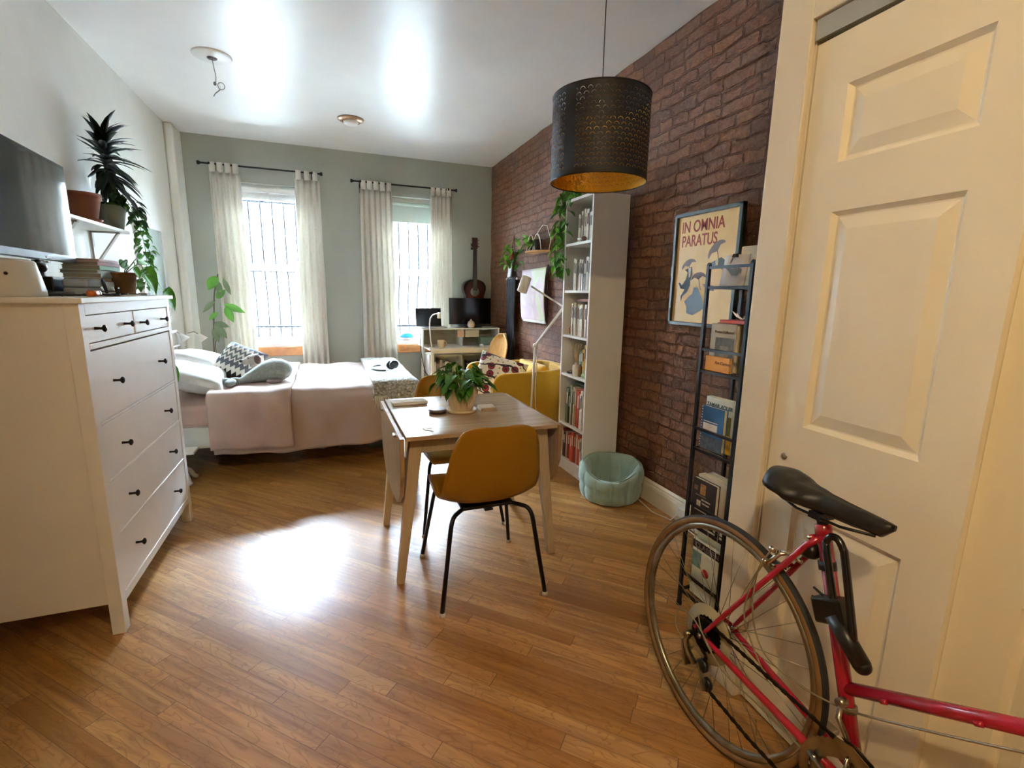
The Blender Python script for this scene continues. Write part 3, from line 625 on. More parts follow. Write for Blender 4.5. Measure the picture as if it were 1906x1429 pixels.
# ================================================================== chairs
mustard=mat('mustard_plastic','#97690a',.42,var=.04,bump=.05,bs=200)
def catmull(P,n):
    out=[]
    for i in range(len(P)-1):
        p0,p1,p2,p3=P[max(i-1,0)],P[i],P[i+1],P[min(i+2,len(P)-1)]
        for k in range(n):
            t_=k/n; out.append([.5*((2*b)+(-a+c)*t_+(2*a-5*b+4*c-d)*t_*t_+(-a+3*b-3*c+d)*t_**3) for a,b,c,d in zip(p0,p1,p2,p3)])
    out.append(list(P[-1])); return out
def shell_chair(label,loc,rz,m,legm,group=None):
    t=thing('shell_chair',label,'chair',loc,rz,group)
    P=[(.245,.418,.175,.0),(.238,.440,.200,.1),(.12,.446,.218,.3),(-.04,.436,.222,.5),(-.135,.442,.220,.65),(-.195,.482,.218,.7),(-.228,.555,.214,.6),(-.252,.64,.202,.5),(-.272,.725,.186,.4),(-.284,.785,.162,.3),(-.289,.815,.125,.2),(-.290,.824,.07,.1)]
    Q=catmull(P,5); n=len(Q)
    def f(u,v):
        i=min(n-1,int(round(v*(n-1)))); y,z,w,c=Q[i]; a=Q[max(i-1,0)]; b=Q[min(i+1,n-1)]
        d=Vector((0,b[0]-a[0],b[1]-a[1])).normalized(); nm=Vector((0,-d.z,d.y))  # d runs front->back->up
        nm=-nm if nm.z<0 and v<.4 else nm
        nm=Vector((0,d.z,-d.y)) ; x=2*u-1
        p=Vector((x*w,y,z))+nm*(.062*c*abs(x)**2.6)
        return p
    G().grid(f,21,n).obj('seat_shell',m,t,solid=.007)
    g=G(); g.box(-.12,.12,-.13,.10,.405,.420); g.box(-.02,.02,-.145,.12,.398,.408); g.obj('seat_bracket',black_met,t,bevel=.003)
    for sx in (-1,1):
        for sy in (-1,1):
            b=(sx*.180,sy*.165 if sy>0 else -.195,.412); f_=(sx*.237,sy*.250,.012); pts=[Vector((sx*.09,sy*.09,.408)),Vector((sx*.155,(sy*.14 if sy>0 else -.165),.411))]
            B=Vector(b); F=Vector(f_); A=pts[-1]
            for k in range(1,7):
                q=k/6; pts.append((1-q)**2*A+2*q*(1-q)*B+q*q*(B+(F-B)*.14))
            pts.append(F); lg=G().tube(pts,.0098,12).obj('leg',legm,t)
            G().lathe([(.0125,0),(.0135,.004),(.0125,.014),(.010,.018)],14,c=(f_[0],f_[1],0)).obj('foot_cap',mat('clear_plastic_cap','#c9c2b8',.3),lg)
    return t
shell_chair('mustard plastic chair on black legs, its back towards us, pushed up to the table',(.634,2.04,0),RD(-1.0),mustard,black_met,'mustard shell chairs at the table')
shell_chair('mustard plastic chair on black legs on the window side of the table, facing us',(.685,2.742,0),RD(180),mustard,black_met,'mustard shell chairs at the table')
# table things
t=thing('potted_plant','leafy green plant in a ribbed cream pot on the dining table','potted plant',(.632,2.365,TT))
potc=mat('cream_ceramic','#dcc8a4',.45,var=.03)
def pot(u,v):
    a=2*pi*v; prof=[(.056,.010),(.060,.02),(.070,.06),(.078,.10),(.080,.128),(.081,.135),(.076,.135),(.073,.118),(.070,.112)]
    k=u*(len(prof)-1); i=min(int(k),len(prof)-2); q=k-i; r=prof[i][0]*(1-q)+prof[i+1][0]*q; z=prof[i][1]*(1-q)+prof[i+1][1]*q
    r+=.0014*cos(a*26)*(1 if .02<z<.13 and u<.7 else 0); return (r*cos(a),r*sin(a),z)
G().grid(pot,25,156,wv=True).obj('pot',potc,t)
G().lathe([(0,0),(.070,0),(.078,.006),(.080,.016),(.074,.016),(.066,.009),(0,.009)],36).obj('saucer',potc,t)
G().lathe([(0,.113),(.071,.113)],30).obj('soil',soil,t)
g=G(); st=G(); rr=random.Random(11)
for i in range(64):
    a=rr.random()*2*pi; el=rr.uniform(.05,1.25); R=rr.uniform(.05,.125); b=Vector((.02*cos(a),.02*sin(a),.12)); c=b+Vector((cos(a)*cos(el)*R,sin(a)*cos(el)*R,sin(el)*R*.95+.015))
    st.tube([b,(b+c)/2+Vector((0,0,.015)),c],.0016,5); d=Vector((cos(a+rr.uniform(-.6,.6)),sin(a+rr.uniform(-.6,.6)),rr.uniform(-.9,.25))); L=rr.uniform(.050,.078)
    g.leaf(c,d,(0,0,1),L,L*.72,'heart',.3)
for a,el in ((-1.9,-.1),(-1.6,-.3),(-2.6,.0),(3.0,0.1)):
    c=Vector((.075*cos(a),.075*sin(a),.135)); g.leaf(c,(cos(a)*.5,sin(a)*.5,-.8),(cos(a),sin(a),.3),.075,.055,'heart',.1)
g.obj('leaves',leaf_g,t); st.obj('stems',leaf_y,t)
t=thing('candle_tin','round dark lidded tin on the dining table beside the plant','tin',(.508,2.375,TT)); 
G().lathe([(0,0),(.044,0),(.045,.004),(.045,.012),(0,.012)],36).obj('base',mat('dark_brown_tin','#3a2724',.4,metal=.3),t)
G().lathe([(.046,.011),(.046,.018),(.044,.020),(.030,.0195),(0,.0205)],36).obj('lid',mat('tin_lid_print','#8a7a72',.4,metal=.4,var=.4,vs=70),t)
t=thing('wooden_box','small flat wooden box lying on the dining table right of the plant','box',(.772,2.372,TT),RD(-4))
G().box(-.042,.042,-.045,.045,0,.013).obj('body',ashl,t,bevel=.001); G().box(-.040,.040,-.044,.044,.013,.017).obj('lid',mat('pale_wood_lid','#c8ad8b',.5),t)
# magazine: flat curved booklet with rolled edge
t=thing('paper_booklet','open white booklet at the far left corner of the dining table','booklet',(.402,2.63,TT),RD(1))
g=G(); g.grid(lambda u,v:(-.095+.19*u,-.055+.11*v,.008+.007*(1-v)**2+.002*sin(u*3)),16,10); g.obj('pages',paper,t,solid=.006)
g=G(); g.tube([(-.092,-.058,.008),(.0,-.060,.008),(.092,-.056,.009)],.0068,10); g.obj('spine',mat('white_spine','#e9e4da',.7),t)
for i,(x,y,a,lb) in enumerate(((.388,2.098,.15,'small silver key lying at the near left of the dining table'),(.392,2.075,-.85,'small silver key angled across the other one on the dining table'))):
    t=thing('key',lb,'key',(x,y,TT+.001),a); g=G(); g.lathe([(.0045,0),(.0095,0),(.0095,.0022),(.0045,.0022)],16); g.box(.008,.042,-.002,.002,0,.002)
    for k in range(4): g.box(.020+k*.006,.023+k*.006,-.0045,-.002,0,.002)
    g.obj('blade',chrome,t)
# ================================================================== armchair
yel=mat('yellow_wool_fabric','#c08f10',.9,var=.05,vs=50,bump=.35,bs=160,sheen=.25)
t=thing('armchair','yellow fabric tub armchair facing the bed, beside the white bookcase','armchair',(0,0,0))
def wrap(path,zb,zt,th,name,front_r=.10):
    n=len(path); pts=[Vector((a,b,0)) for a,b in path]
    lens=[0]
    for i in range(1,n): lens.append(lens[-1]+(pts[i]-pts[i-1]).length)
    def f(u,v):
        i=u*(n-1); k=min(int(i),n-2); q=i-k; p=pts[k].lerp(pts[k+1],q); d=(pts[k+1]-pts[k]).normalized()
        if k>0 and q<.5: d=(d+(pts[k]-pts[k-1]).normalized()*(.5-q)).normalized()
        nn=Vector((-d.y,d.x,0)); s=lens[k]+(lens[k+1]-lens[k])*q
        top=zt(u); 
        if s<front_r: top-= (front_r-sqrt(max(0,front_r**2-(front_r-s)**2)))
        a=2*pi*v; sx=math.copysign(abs(cos(a))**.45,cos(a)); sz=math.copysign(abs(sin(a))**.16,sin(a))
        zm=(top+zb)/2; hz=(top-zb)/2
        return tuple(p+nn*sx*th/2+Vector((0,0,zm+sz*hz)))
    g=G().grid(f,n*4,44,wv=True); b=len(g.v)
    g.f.append(tuple(range(44))[::-1]); g.s.append(True); g.f.append(tuple((n*4-1)*44+k for k in range(44))); g.s.append(True)
    return g.obj(name,yel,t)
near=[(1.17,3.47),(1.30,3.462),(1.45,3.46),(1.60,3.465),(1.70,3.48),(1.77,3.51),(1.815,3.56),(1.84,3.64),(1.85,3.75),(1.855,3.86)]
far=[(1.14,4.15),(1.28,4.155),(1.45,4.155),(1.60,4.15),(1.72,4.13),(1.80,4.09),(1.86,4.02),(1.89,3.92),(1.90,3.80),(1.90,3.70)]
wrap(near,.20,lambda u:.735+.02*u,.045,'near_shell'); wrap(far,.20,lambda u:.735+.02*u,.045,'far_shell')
rbox(G(),1.19,1.84,3.49,4.13,.21,.34,w=.002).obj('seat_base',yel,t)
rbox(G(),1.17,1.80,3.495,4.125,.325,.44,w=.004).obj('seat_cushion',yel,t)
for x,y in ((1.24,3.54),(1.24,4.08),(1.76,3.56),(1.76,4.06)): G().tube([(x,y,0),(x,y,.21)],[.014,.020],12).obj('leg',black_met,t)
pillow('lumbar_cushion','plain yellow cushion at the back of the yellow armchair','cushion',(1.68,3.78,.645),(.27,.50,.13),(0,RD(72),RD(4)),yel,3)
def floral_mat():
    s=NT('floral_print_cotton'); uv=s.uv(); x,y,z=s.sep(uv)[:3]
    def vor(scale,seedv,feat='F1'):
        m=s.n('ShaderNodeVectorMath',operation='ADD'); s.l(uv,m.inputs[0]); m.inputs[1].default_value=(seedv,seedv*2,0)
        v=s.n('ShaderNodeTexVoronoi',feature=feat,voronoi_dimensions='2D'); v.inputs['Scale'].default_value=scale; v.inputs['Randomness'].default_value=.75; s.l(m.outputs[0],v.inputs['Vector']); return v
    c=lin('#e6dcc8'); v1=vor(4.3,0.0); d=v1.outputs['Distance']
    ring=s.ramp(d,[(0,lin('#3a2a2c')),(.10,lin('#3a2a2c')),(.11,lin('#8f2433')),(.26,lin('#8f2433')),(.27,lin('#2c2430')),(.31,lin('#2c2430')),(.32,lin('#e6dcc8')),(1,lin('#e6dcc8'))],'CONSTANT')
    pick=s.math('GREATER_THAN',s.sep(v1.outputs['Color'])[0],.35)
    base=s.mix(pick,c,ring)
    wv=s.n('ShaderNodeTexWave',wave_type='RINGS'); wv.inputs['Scale'].default_value=1.5; wv.inputs['Distortion'].default_value=9; wv.inputs['Detail Scale'].default_value=1.2; s.l(uv,wv.inputs['Vector'])
    line=s.math('GREATER_THAN',wv.outputs['Fac'],.93); base=s.mix(line,base,lin('#2e2028'))
    v2=vor(9,3.1); dots=s.math('LESS_THAN',v2.outputs['Distance'],.16); base=s.mix(s.math('MULTIPLY',dots,s.math('GREATER_THAN',d,.34)),base,lin('#8c8a4a'))
    s.l(base,s.b.inputs['Base Color']); s.b.inputs['Roughness'].default_value=.85; return s.m
pillow('floral_cushion','cream cushion with red and black flower print propped in the yellow armchair','cushion',(1.33,3.79,.625),(.42,.42,.14),(Matrix.Rotation(RD(-24),3,'Z')@Matrix.Rotation(RD(70),3,'X')@Matrix.Rotation(RD(-17),3,'Z')).to_euler(),floral_mat(),6,uv=True,corner=.06)
# ================================================================== floor lamp
t=thing('floor_lamp','tall thin white jointed reading lamp between the dining table and the yellow armchair','floor lamp',(1.43,3.345,0))
lampw=mat('white_lamp_metal','#e8e4da',.35,var=.01)
G().lathe([(0,0),(.125,0),(.13,.005),(.128,.012),(0,.016)],36).obj('base',lampw,t)
G().cyl((0,0,.012),(.045,0,.965),.0085,14).obj('pole',lampw,t)
G().cyl((.045,-.012,.965),(.045,.012,.965),.016,14).obj('joint',lampw,t); G().cyl((.275,-.012,1.255),(.275,.012,1.255),.014,14).obj('joint',lampw,t)
g=G(); g.bar((.045,-.008,.965),(.275,-.008,1.255),.006,.012); g.bar((.045,.008,.965),(.275,.008,1.255),.006,.012); g.obj('lower_arm',lampw,t)
G().bar((.275,0,1.255),(.0,0,1.405),.008,.012).obj('upper_arm',lampw,t)
G().lathe([(.0,-.062),(.034,-.062),(.037,-.058),(.037,.050),(.033,.056),(0,.058)],28,M=Matrix.Translation((-.055,0,1.42))@Matrix.Rotation(RD(20),4,'Y')@Matrix.Rotation(RD(0),4,'X')).obj('lamp_head',lampw,t)
g=G(); g.tube([(.055,.01,.93),(.066,.012,.80),(.060,.012,.6),(.072,.012,.42),(.06,.012,.2),(.08,.02,.02),(.15,.10,.004),(.30,.16,.004)],.0028,6); g.obj('cord',cord_w,t)
# ================================================================== desk
t=thing('desk','white desk by the window with a raised monitor shelf','desk',(1.03,5.20,0))
G().box(0,.90,0,.66,.722,.742).obj('desktop',white_lac,t,bevel=.003)
g=G(); g.box(.03,.87,.03,.045,.685,.722); g.box(.03,.87,.60,.62,.685,.722); g.obj('apron',white_lac,t)
for sx in (0,1):
    for sy in (0,1): G().taper((.045 if sx==0 else .855,.05 if sy==0 else .59,.722),(.02 if sx==0 else .88,.02 if sy==0 else .62,0),(.034,.034),(.026,.026)).obj('leg',white_lac,t,bevel=.003)
t=thing('monitor_riser','white riser shelf across the back of the desk','shelf',(1.0,5.42,.742))
G().box(0,.92,0,.30,.190,.205).obj('top',white_lac,t,bevel=.002)
for x in (.0,.455,.905): G().box(x,x+.015,0.01,.29,0,.190).obj('side_panel',white_lac,t)
G().box(.015,.905,.28,.288,0,.190).obj('back_panel',mat('beige_backing','#aca592',.8),t)
t=thing('monitor','large black computer monitor on the desk riser in front of the guitar','monitor',(1.607,5.60,.947))
g=G().box(-.258,.258,-.012,.018,.035,.345); g.obj('bezel',black_pl,t,bevel=.004); G().box(-.250,.250,-.0135,-.012,.044,.337).obj('screen',glass_dark,t)
g=G().box(-.025,.025,.018,.05,.0,.20); g.tube([(-.13,-.05,.006),(-.10,-.09,.006),(0,-.11,.006),(.10,-.09,.006),(.13,-.05,.006),(.08,.04,.006),(-.08,.04,.006)],.008,8,closed=True); g.obj('stand',black_pl,t)
t=thing('speaker_ball','small round cream gadget under the middle of the black monitor','gadget',(1.58,5.47,.947)); 
G().lathe([(0,0),(.025,0),(.040,.018),(.045,.042),(.036,.070),(.015,.084),(.008,.092),(.010,.10),(0,.103)],24).obj('body',mat('cream_gloss','#d8d0c0',.3),t)
t=thing('laptop','open black laptop on the left end of the desk riser','laptop',(1.13,5.50,.949))
G().box(-.15,.15,-.10,.11,0,.014).obj('keyboard_base',mat('laptop_grey','#9a9a9c',.35,metal=.6),t,bevel=.004)
l_=G().box(-.15,.15,-.005,.003,0,.21).obj('lid',mat('laptop_black','#16171a',.3),t,bevel=.003); l_.location=(-.02,.105,.012); l_.rotation_euler=(RD(-8),0,RD(4))
t=thing('desk_lamp','small white gooseneck lamp clamped at the left front corner of the desk','desk lamp',(1.065,5.235,.742))
G().lathe([(0,0),(.035,0),(.036,.012),(.02,.018),(0,.02)],20).obj('base',lampw,t)
g=G(); pts=[(0,0,.01),(-.012,0,.10),(-.018,0,.20),(-.020,0,.27),(-.012,0,.33),(.012,0,.365),(.045,0,.378),(.075,0,.380)]; g.tube(pts,.007,10); g.obj('neck',lampw,t)
G().lathe([(0,-.035),(.020,-.035),(.021,.020),(.015,.026),(0,.027)],18,c=(.085,0,.365)).obj('head',lampw,t)
t=thing('mug','cream mug with handle on the left half of the desk','mug',(1.175,5.27,.742))
cm=mat('cream_mug_glaze','#e6cf9c',.4)
G().lathe([(0,0),(.034,0),(.038,.004),(.040,.088),(.037,.088),(.035,.008),(0,.008)],26).obj('body',cm,t)
g=G(); g.tube([(.038+.026*sin(a),-.0,.046+.028*cos(a)) for a in [i*pi/10 for i in range(11)]],.006,8); g.obj('handle',cm,t)
tag(G().box(1.30,1.56,5.215,5.40,.7425,.7445).obj('desk_papers',paper),'white sheets of paper on the desk right of the mug','paper')
tag(G().lathe([(0,0),(.022,0),(.030,.010),(.026,.024),(0,.032)],20,c=(1.66,5.30,.742)).obj('mouse_white',white_pl),'small white rounded mouse at the right end of the desk','mouse'); bpy.data.objects['mouse_white'].name='computer_mouse'
tag(G().box(1.40,1.48,5.415,5.419,.845,.925).obj('sticky_note',mat('pink_note','#e3c2a4',.8)),'pinkish square note on the edge of the desk riser, left one','note')
tag(G().box(1.495,1.66,5.415,5.419,.845,.925).obj('paper_card',mat('ivory_card','#ddd3bb',.8)),'wide ivory card on the edge of the desk riser','card')
tag(G().box(1.69,1.86,5.43,5.60,.745,.835).obj('green_file_box',mat('sage_green_card','#7f9585',.7),bevel=.004),'sage green file box under the riser at the right of the desk','box')
t=thing('mist_humidifier','round blue and white humidifier on the window sill beside the desk','humidifier',(.905,5.985,.758))
G().lathe([(0,0),(.035,0),(.05,.006),(.075,.030),(.080,.045)],30).obj('bowl',mat('frosted_white','#ffffff',.4),t)
G().lathe([(.080,.045),(.078,.070),(.062,.095),(.03,.104),(0,.106)],30).obj('dome',mat('blue_translucent','#2ea2e8',.25),t)
g=G(); g.tube([(1.03,5.62,.94),(.985,5.5,.86),(.975,5.42,.72),(.985,5.36,.58),(1.0,5.30,.47),(1.03,5.24,.43)],.004,8); g.tube([(1.03,5.24,.43),(1.032,5.235,.38)],.010,8)
tag(g.obj('black_cable',cord_b),'black cable dropping from the left end of the desk','cable')
# low shelf with folders and boxes under the desk
t=thing('under_desk_shelf','low white open shelf standing under the desk','shelf',(1.09,5.52,0))
g=G(); g.box(0,.016,0,.28,0,.63); g.box(.78,.796,0,.28,0,.63); g.box(.016,.78,0,.28,.0,.03); g.box(.016,.78,0,.28,.30,.316); g.box(.016,.78,0,.28,.614,.63); g.box(.39,.406,0,.28,0,.63); g.box(.016,.78,.27,.28,0,.63); g.obj('carcass',white_lac,t)
rr=random.Random(4); cols=['#d8d2c4','#b9a996','#8d7b70','#e6e0d4','#c9b8a4','#6f6763','#d9cfc0','#a58f7f']
for z0,tier in ((.032,'lower'),(.318,'upper')):
    x=1.11
    for i in range(7):
        w=rr.uniform(.030,.050); h=rr.uniform(.20,.255); hexc=cols[rr.randrange(8)]
        b=G().box(x,x+w-.004,5.53,5.74,z0,z0+h).obj('binder',mat('binder_'+hexc[1:],hexc,.7),bevel=.003)
        tag(b,'upright folder, %s from left on the %s level of the low shelf under the desk'%(['first','second','third','fourth','fifth','sixth','seventh'][i],tier),'folder','folders under the desk'); x+=w
t=thing('black_crate','black slatted crate on the shelf under the desk, right side upper level','crate',(1.52,5.53,.318)); g=G()
for k in range(5): g.box(0,.33,0,.02,.02+k*.045,.05+k*.045)
g.box(0,.33,.02,.22,0,.02); g.box(0,.02,0,.02,0,.24); g.box(.31,.33,0,.02,0,.24); g.box(.155,.175,-.002,.018,0,.24); g.obj('slats',mat('dark_brown_wicker','#2e2623',.7),t)
tag(G().box(1.55,1.83,5.54,5.72,.032,.16).obj('shoe_box',mat('tan_card','#a77b58',.7),bevel=.003),'tan box on the shelf under the desk, right side lower level','box')
# desk chair, bentwood
bw=wood_mat('bent_birch','#d6a562','#b9843f',.35,'z')
t=thing('bentwood_chair','light bentwood chair at the desk, its curved back towards the brick wall','chair',(1.47,4.83,0),RD(96))
def bwb(u,v):
    x=2*u-1; z=.52+.40*v; w=.215*(1-.72*abs(2*v-1)**3.2); return (x*w,-.20-.10*v-.02+.10*(1-x*x)*-.55+.05,z)
G().grid(bwb,15,14).obj('backrest',bw,t,solid=.010)
g=G(); g.tube([bwb(u,1) for u in [i/12 for i in range(13)]],.007,8); g.obj('back_rail',mat('pale_birch_edge','#e8cfa6',.4),t)
def bws(u,v):
    x=2*u-1; y=2*v-1; rr_=1-.12*abs(x)**4*abs(y)**2; return (x*.20*rr_,y*.20*rr_,.455+.012*(x*x)-.02*max(0,y)**3)
G().grid(bws,15,15).obj('seat',bw,t,solid=.012)
for sx in (-1,1):
    for sy in (-1,1): 
        pts=[(sx*.14,sy*.13,.445),(sx*.165,sy*.155,.40),(sx*.20,sy*.20,0)]; 
        if sy<0: pts=[(sx*.150,-.255,.66)]+[(sx*.155,-.20,.50)]+pts[1:]
        G().tube(pts,[.012]*len(pts),10).obj('leg',chrome,t)
# ================================================================== guitar
t=thing('acoustic_guitar','dark sunburst acoustic guitar hanging on the wall above the monitor','guitar',(1.727,5.86,1.08))
def body_outline(n=60):
    out=[]
    for i in range(n):
        a=2*pi*i/n; z=.205-.205*cos(a)*1.0; tq=z/.41   # z from 0..~.41
        w=.5*(.385*sin(pi*min(1,tq**.9*1.0))**.5 if False else 0)
        prof=[(0,0),(.03,.095),(.10,.150),(.19,.178),(.27,.160),(.34,.120),(.42,.112),(.50,.130),(.58,.142),(.70,.143),(.82,.132),(.92,.095),(.98,.045),(1,0)]
        out.append(None)
    P=[(0,0),(.02,.08),(.06,.122),(.13,.158),(.22,.178),(.30,.168),(.38,.138),(.46,.118),(.54,.118),(.64,.134),(.74,.143),(.84,.136),(.92,.108),(.97,.065),(1,0)]
    Q=catmull(P,4); L=[(w,z*.44) for z,w in Q]; return L+[(-a,b) for a,b in L[::-1][1:-1]]
ol=body_outline()
G().prism([(a,b) for a,b in ol],-.05,.045,ax='y').obj('body',mat('guitar_dark_side','#2d1510',.3,coat=.5),t)
s=NT('guitar_sunburst'); ob=s.sep(s.obj()); gx=s.math('MULTIPLY',ob[0],5.5); gz=s.math('MULTIPLY',s.math('SUBTRACT',ob[2],.22),3.6); dd=s.math('SQRT',s.math('ADD',s.math('MULTIPLY',gx,gx),s.math('MULTIPLY',gz,gz)))
s.l(s.ramp(dd,[(.1,lin('#6a3018')),(.5,lin('#4a1f12')),(.9,lin('#200d09'))]),s.b.inputs['Base Color']); s.b.inputs['Roughness'].default_value=.25
G().prism([(a*.97,.006+b*.974) for a,b in ol],-.054,-.050,ax='y').obj('soundboard',s.m,t)
Ry=Matrix.Rotation(RD(90),4,'X')
G().lathe([(0,0),(.045,0)],28,M=Matrix.Translation((0,-.0545,.285))@Ry).obj('sound_hole',mat('sound_hole_black','#050303',.9),t)
G().lathe([(.046,0),(.056,0),(.056,.001),(.046,.001)],28,M=Matrix.Translation((0,-.0546,.285))@Ry).obj('rosette',mat('rosette_tan','#7d6a58',.5),t)
G().taper((0,-.058,.30),(0,-.052,.80),(.052,.02),(.043,.022)).obj('neck',mat('rosewood','#33211a',.45),t)
g=G(); g.add([(-.03,-.062,.80),(.03,-.062,.80),(.036,-.05,.93),(-.036,-.05,.93),(-.03,-.045,.80),(.03,-.045,.80),(.036,-.033,.93),(-.036,-.033,.93)],[(0,1,2,3),(7,6,5,4),(0,4,5,1),(1,5,6,2),(2,6,7,3),(3,7,4,0)]); hd=g.obj('headstock',mat('headstock_brown','#3a2215',.35),t,bevel=.002)
for k in range(3):
    for s_ in (-1,1): G().cyl((s_*.030,-.052,.825+k*.037),(s_*.050,-.052,.825+k*.037),.006,10).obj('tuner',chrome,hd)
for k in range(6):
    x=-.017+.0068*k; G().tube([(x*1.3,-.060,.13),(x,-.070,.30),(x,-.065,.82)],.0006,4).obj('string',chrome,t)
G().box(-.07,.07,-.062,-.054,.115,.14).obj('bridge',mat('rosewood2','#2b1a14',.4),t,bevel=.003)
t=thing('guitar_hanger','black guitar hook fixed to the wall','wall hook',(1.727,5.90,1.905)); g=G(); g.box(-.02,.02,0,.022,-.03,.04); 
for s_ in (-1,1): g.tube([(s_*.01,0,0),(s_*.030,-.03,0),(s_*.032,-.085,0),(s_*.032,-.10,.012)],.005,8)
g.obj('hook',black_met,t)
# ================================================================== brick wall hangings
t=thing('hanging_black_cloth','long narrow folded black cloth hanging on the brick wall from a cord','wall hanging',(1.935,5.06,1.51))
g=G(); g.grid(lambda u,v:(-.012-.010*abs(sin(u*5*pi))-.004*sin(v*6),-.135+.27*u*(1-.18*v)+.02*v, -1.12*v),31,24); g.obj('cloth',mat('black_cotton','#15131a',.9,bump=.4,bs=40),t,solid=.006)
G().cyl((-.005,-.15,.0),(-.005,.15,0),.009,10).obj('dowel',dark_knob,t)
for y in (-.155,.155): G().sph((-.005,y,0),.015,10).obj('dowel_end',white_pl,t)
g=G(); g.tube([(0,-.14,0),(.012,.0,.46),(0,.14,0)],.004,6); g.obj('cord',mat('brown_cord','#5a2f22',.8),t)
tag(G().grid(lambda u,v:(1.925-.01*sin(u*5),5.045+.14*u+.03*v,1.70-.175*v+.01*sin(v*9)),8,8).obj('silver_pouch',mat('silvery_paper','#d4d6dc',.35,metal=.2),solid=.004),'crumpled silvery paper pouch above the black hanging cloth','pouch')
s=NT('faded_map_print'); v=s.obj(); n=s.noise(v,3.2,2,.5,.5)[0]; s.l(s.ramp(n,[(.36,lin('#e4eed2')),(.47,lin('#eef0e2')),(.5,lin('#f0dfe6')),(.6,lin('#e8d2e2')),(.7,lin('#f1e6ea'))]),s.b.inputs['Base Color']); s.b.inputs['Roughness'].default_value=.5
t=thing('wall_map','pale pink and green map poster curling off the brick wall','poster',(1.945,4.17,1.09))
G().grid(lambda u,v:(-.012-.05*max(0,(u-.6))**1.5*(v>.0)-.018*sin(v*pi),.56*u,.51*v-.01*u),24,20).obj('sheet',s.m,t,solid=.002)
G().box(-.024,-.006,-.01,.52,-.018,.004).obj('bottom_rail',white_pl,t,bevel=.002)
G().box(-.006,.004,-.02,0.0,-.01,.53).obj('dark_edge',mat('dark_poster_edge','#2a1e1c',.7),t)
t=thing('half_round_shelf','small half round wooden shelf strung with cream cord on the brick wall','shelf',(1.955,4.33,1.735))
G().prism([(0,-.18)]+[(-.16*sin(a),-.18*cos(a)) for a in [i*pi/18 for i in range(1,18)]]+[(0,.18)],0,.016).obj('board',mat('pale_pine','#d8ab73',.5),t,bevel=.002)
g=G(); 
for y0,y1,h in ((-.17,.02,.145),(-.02,.17,.15)): g.tube([(-.09,y0+(y1-y0)*i/12,.02+h*sin(pi*i/12)**.6) for i in range(13)],.0045,8)
g.tube([(-.01,-.17,.01),(0,-.19,.1),(0,-.10,.24),(0,0,.26),(0,.12,.2),(0,.17,.02)],.003,6); g.tube([(-.14,.0,.02),(-.05,.0,.16)],.003,6); g.obj('cord',cord_w,t)
for i,(y,lb,r,hc) in enumerate(((.06,'left black pot on the small half round shelf',.048,'#1d1a1f'),(-.06,'right black pot on the small half round shelf',.042,'#2a1c1a'))):
    t2=thing('small_pot',lb,'plant pot',(1.885,4.33+y,1.751)); G().lathe([(0,0),(r*.75,0),(r,.10),(r*.9,.10),(r*.7,.02),(0,.02)],24).obj('pot',mat('pot_'+hc[1:],hc,.35),t2)
    G().lathe([(0,.085),(r*.9,.085)],20).obj('soil',soil,t2)
def vine(name,label,path,n,L,m,seed,spread=.04,stem=.002,group=None,kind='heart',start=0.0,dn=.7):
    t=thing(name,label,'trailing plant',path[0],group=group); o=Vector(path[0]); P=catmull([list(Vector(p)-o) for p in path],6); rr=random.Random(seed)
    s_=G(); s_.tube([tuple(p) for p in P],stem,6); s_.obj('stem',mat('vine_stem','#5c6b34',.6),t); g=G()
    for i in range(n):
        k=int((start+(1-start)*i/n)*(len(P)-1)); a=rr.random()*2*pi; p=Vector(P[k]); d=Vector((cos(a),sin(a),rr.uniform(-1.2,.3)*dn)); q=p+d.normalized()*spread*rr.uniform(.3,1)
        sg=G(); l=L*rr.uniform(.7,1.15); g.leaf(q,(cos(a),sin(a),rr.uniform(-1.6,-.2)*dn),(0,0,1),l,l*.8,kind,.25)
    g.obj('leaves',m,t); return t
vine('trailing_vine','light green vine spilling left from the small half round shelf',[(1.885,4.39,1.83),(1.87,4.55,1.92),(1.86,4.80,1.90),(1.87,5.02,1.82),(1.88,5.10,1.70),(1.88,5.0,1.64)],20,.085,leaf_y,5,.05)
vine('trailing_vine','green vine hanging over the map poster from the small half round shelf',[(1.87,4.27,1.83),(1.80,4.40,1.80),(1.80,4.55,1.72),(1.82,4.62,1.66),(1.83,4.48,1.60)],9,.085,leaf_g,8,.04)
tag(G().lathe([(0,0),(.03,.01),(.022,.05),(.004,.12),(0,.125)],16,c=(1.90,4.98,1.70)).obj('red_ornament',mat('red_felt','#7c1a22',.8)),'small dark red pointed ornament on the brick wall by the vine','ornament')
# framed poster
t=thing('framed_poster','dark framed cream poster with red lettering and falling figures under umbrellas on the brick wall','poster',(1.955,2.395,1.185))
fr=mat('dark_green_frame','#2a3532',.35); W_,H_=.495,.628
g=G(); b=.020
g.box(-.030,.0,-W_,-W_+b,0,H_); g.box(-.030,0,-b,0,0,H_); g.box(-.030,0,-W_,0,0,b); g.box(-.030,0,-W_,0,H_-b,H_); g.obj('frame',fr,t,bevel=.002)
s=NT('aged_poster_paper'); n=s.noise(s.obj(),7,4)[0]; s.l(s.ramp(n,[(.3,lin('#e3b765')),(.7,lin('#ecc87f'))]),s.b.inputs['Base Color']); s.b.inputs['Roughness'].default_value=.35; s.b.inputs['Coat Weight'].default_value=.6; s.b.inputs['Coat Roughness'].default_value=.08
pt=G().box(-.014,-.010,-W_+b,-b,b,H_-b).obj('print',s.m,t)
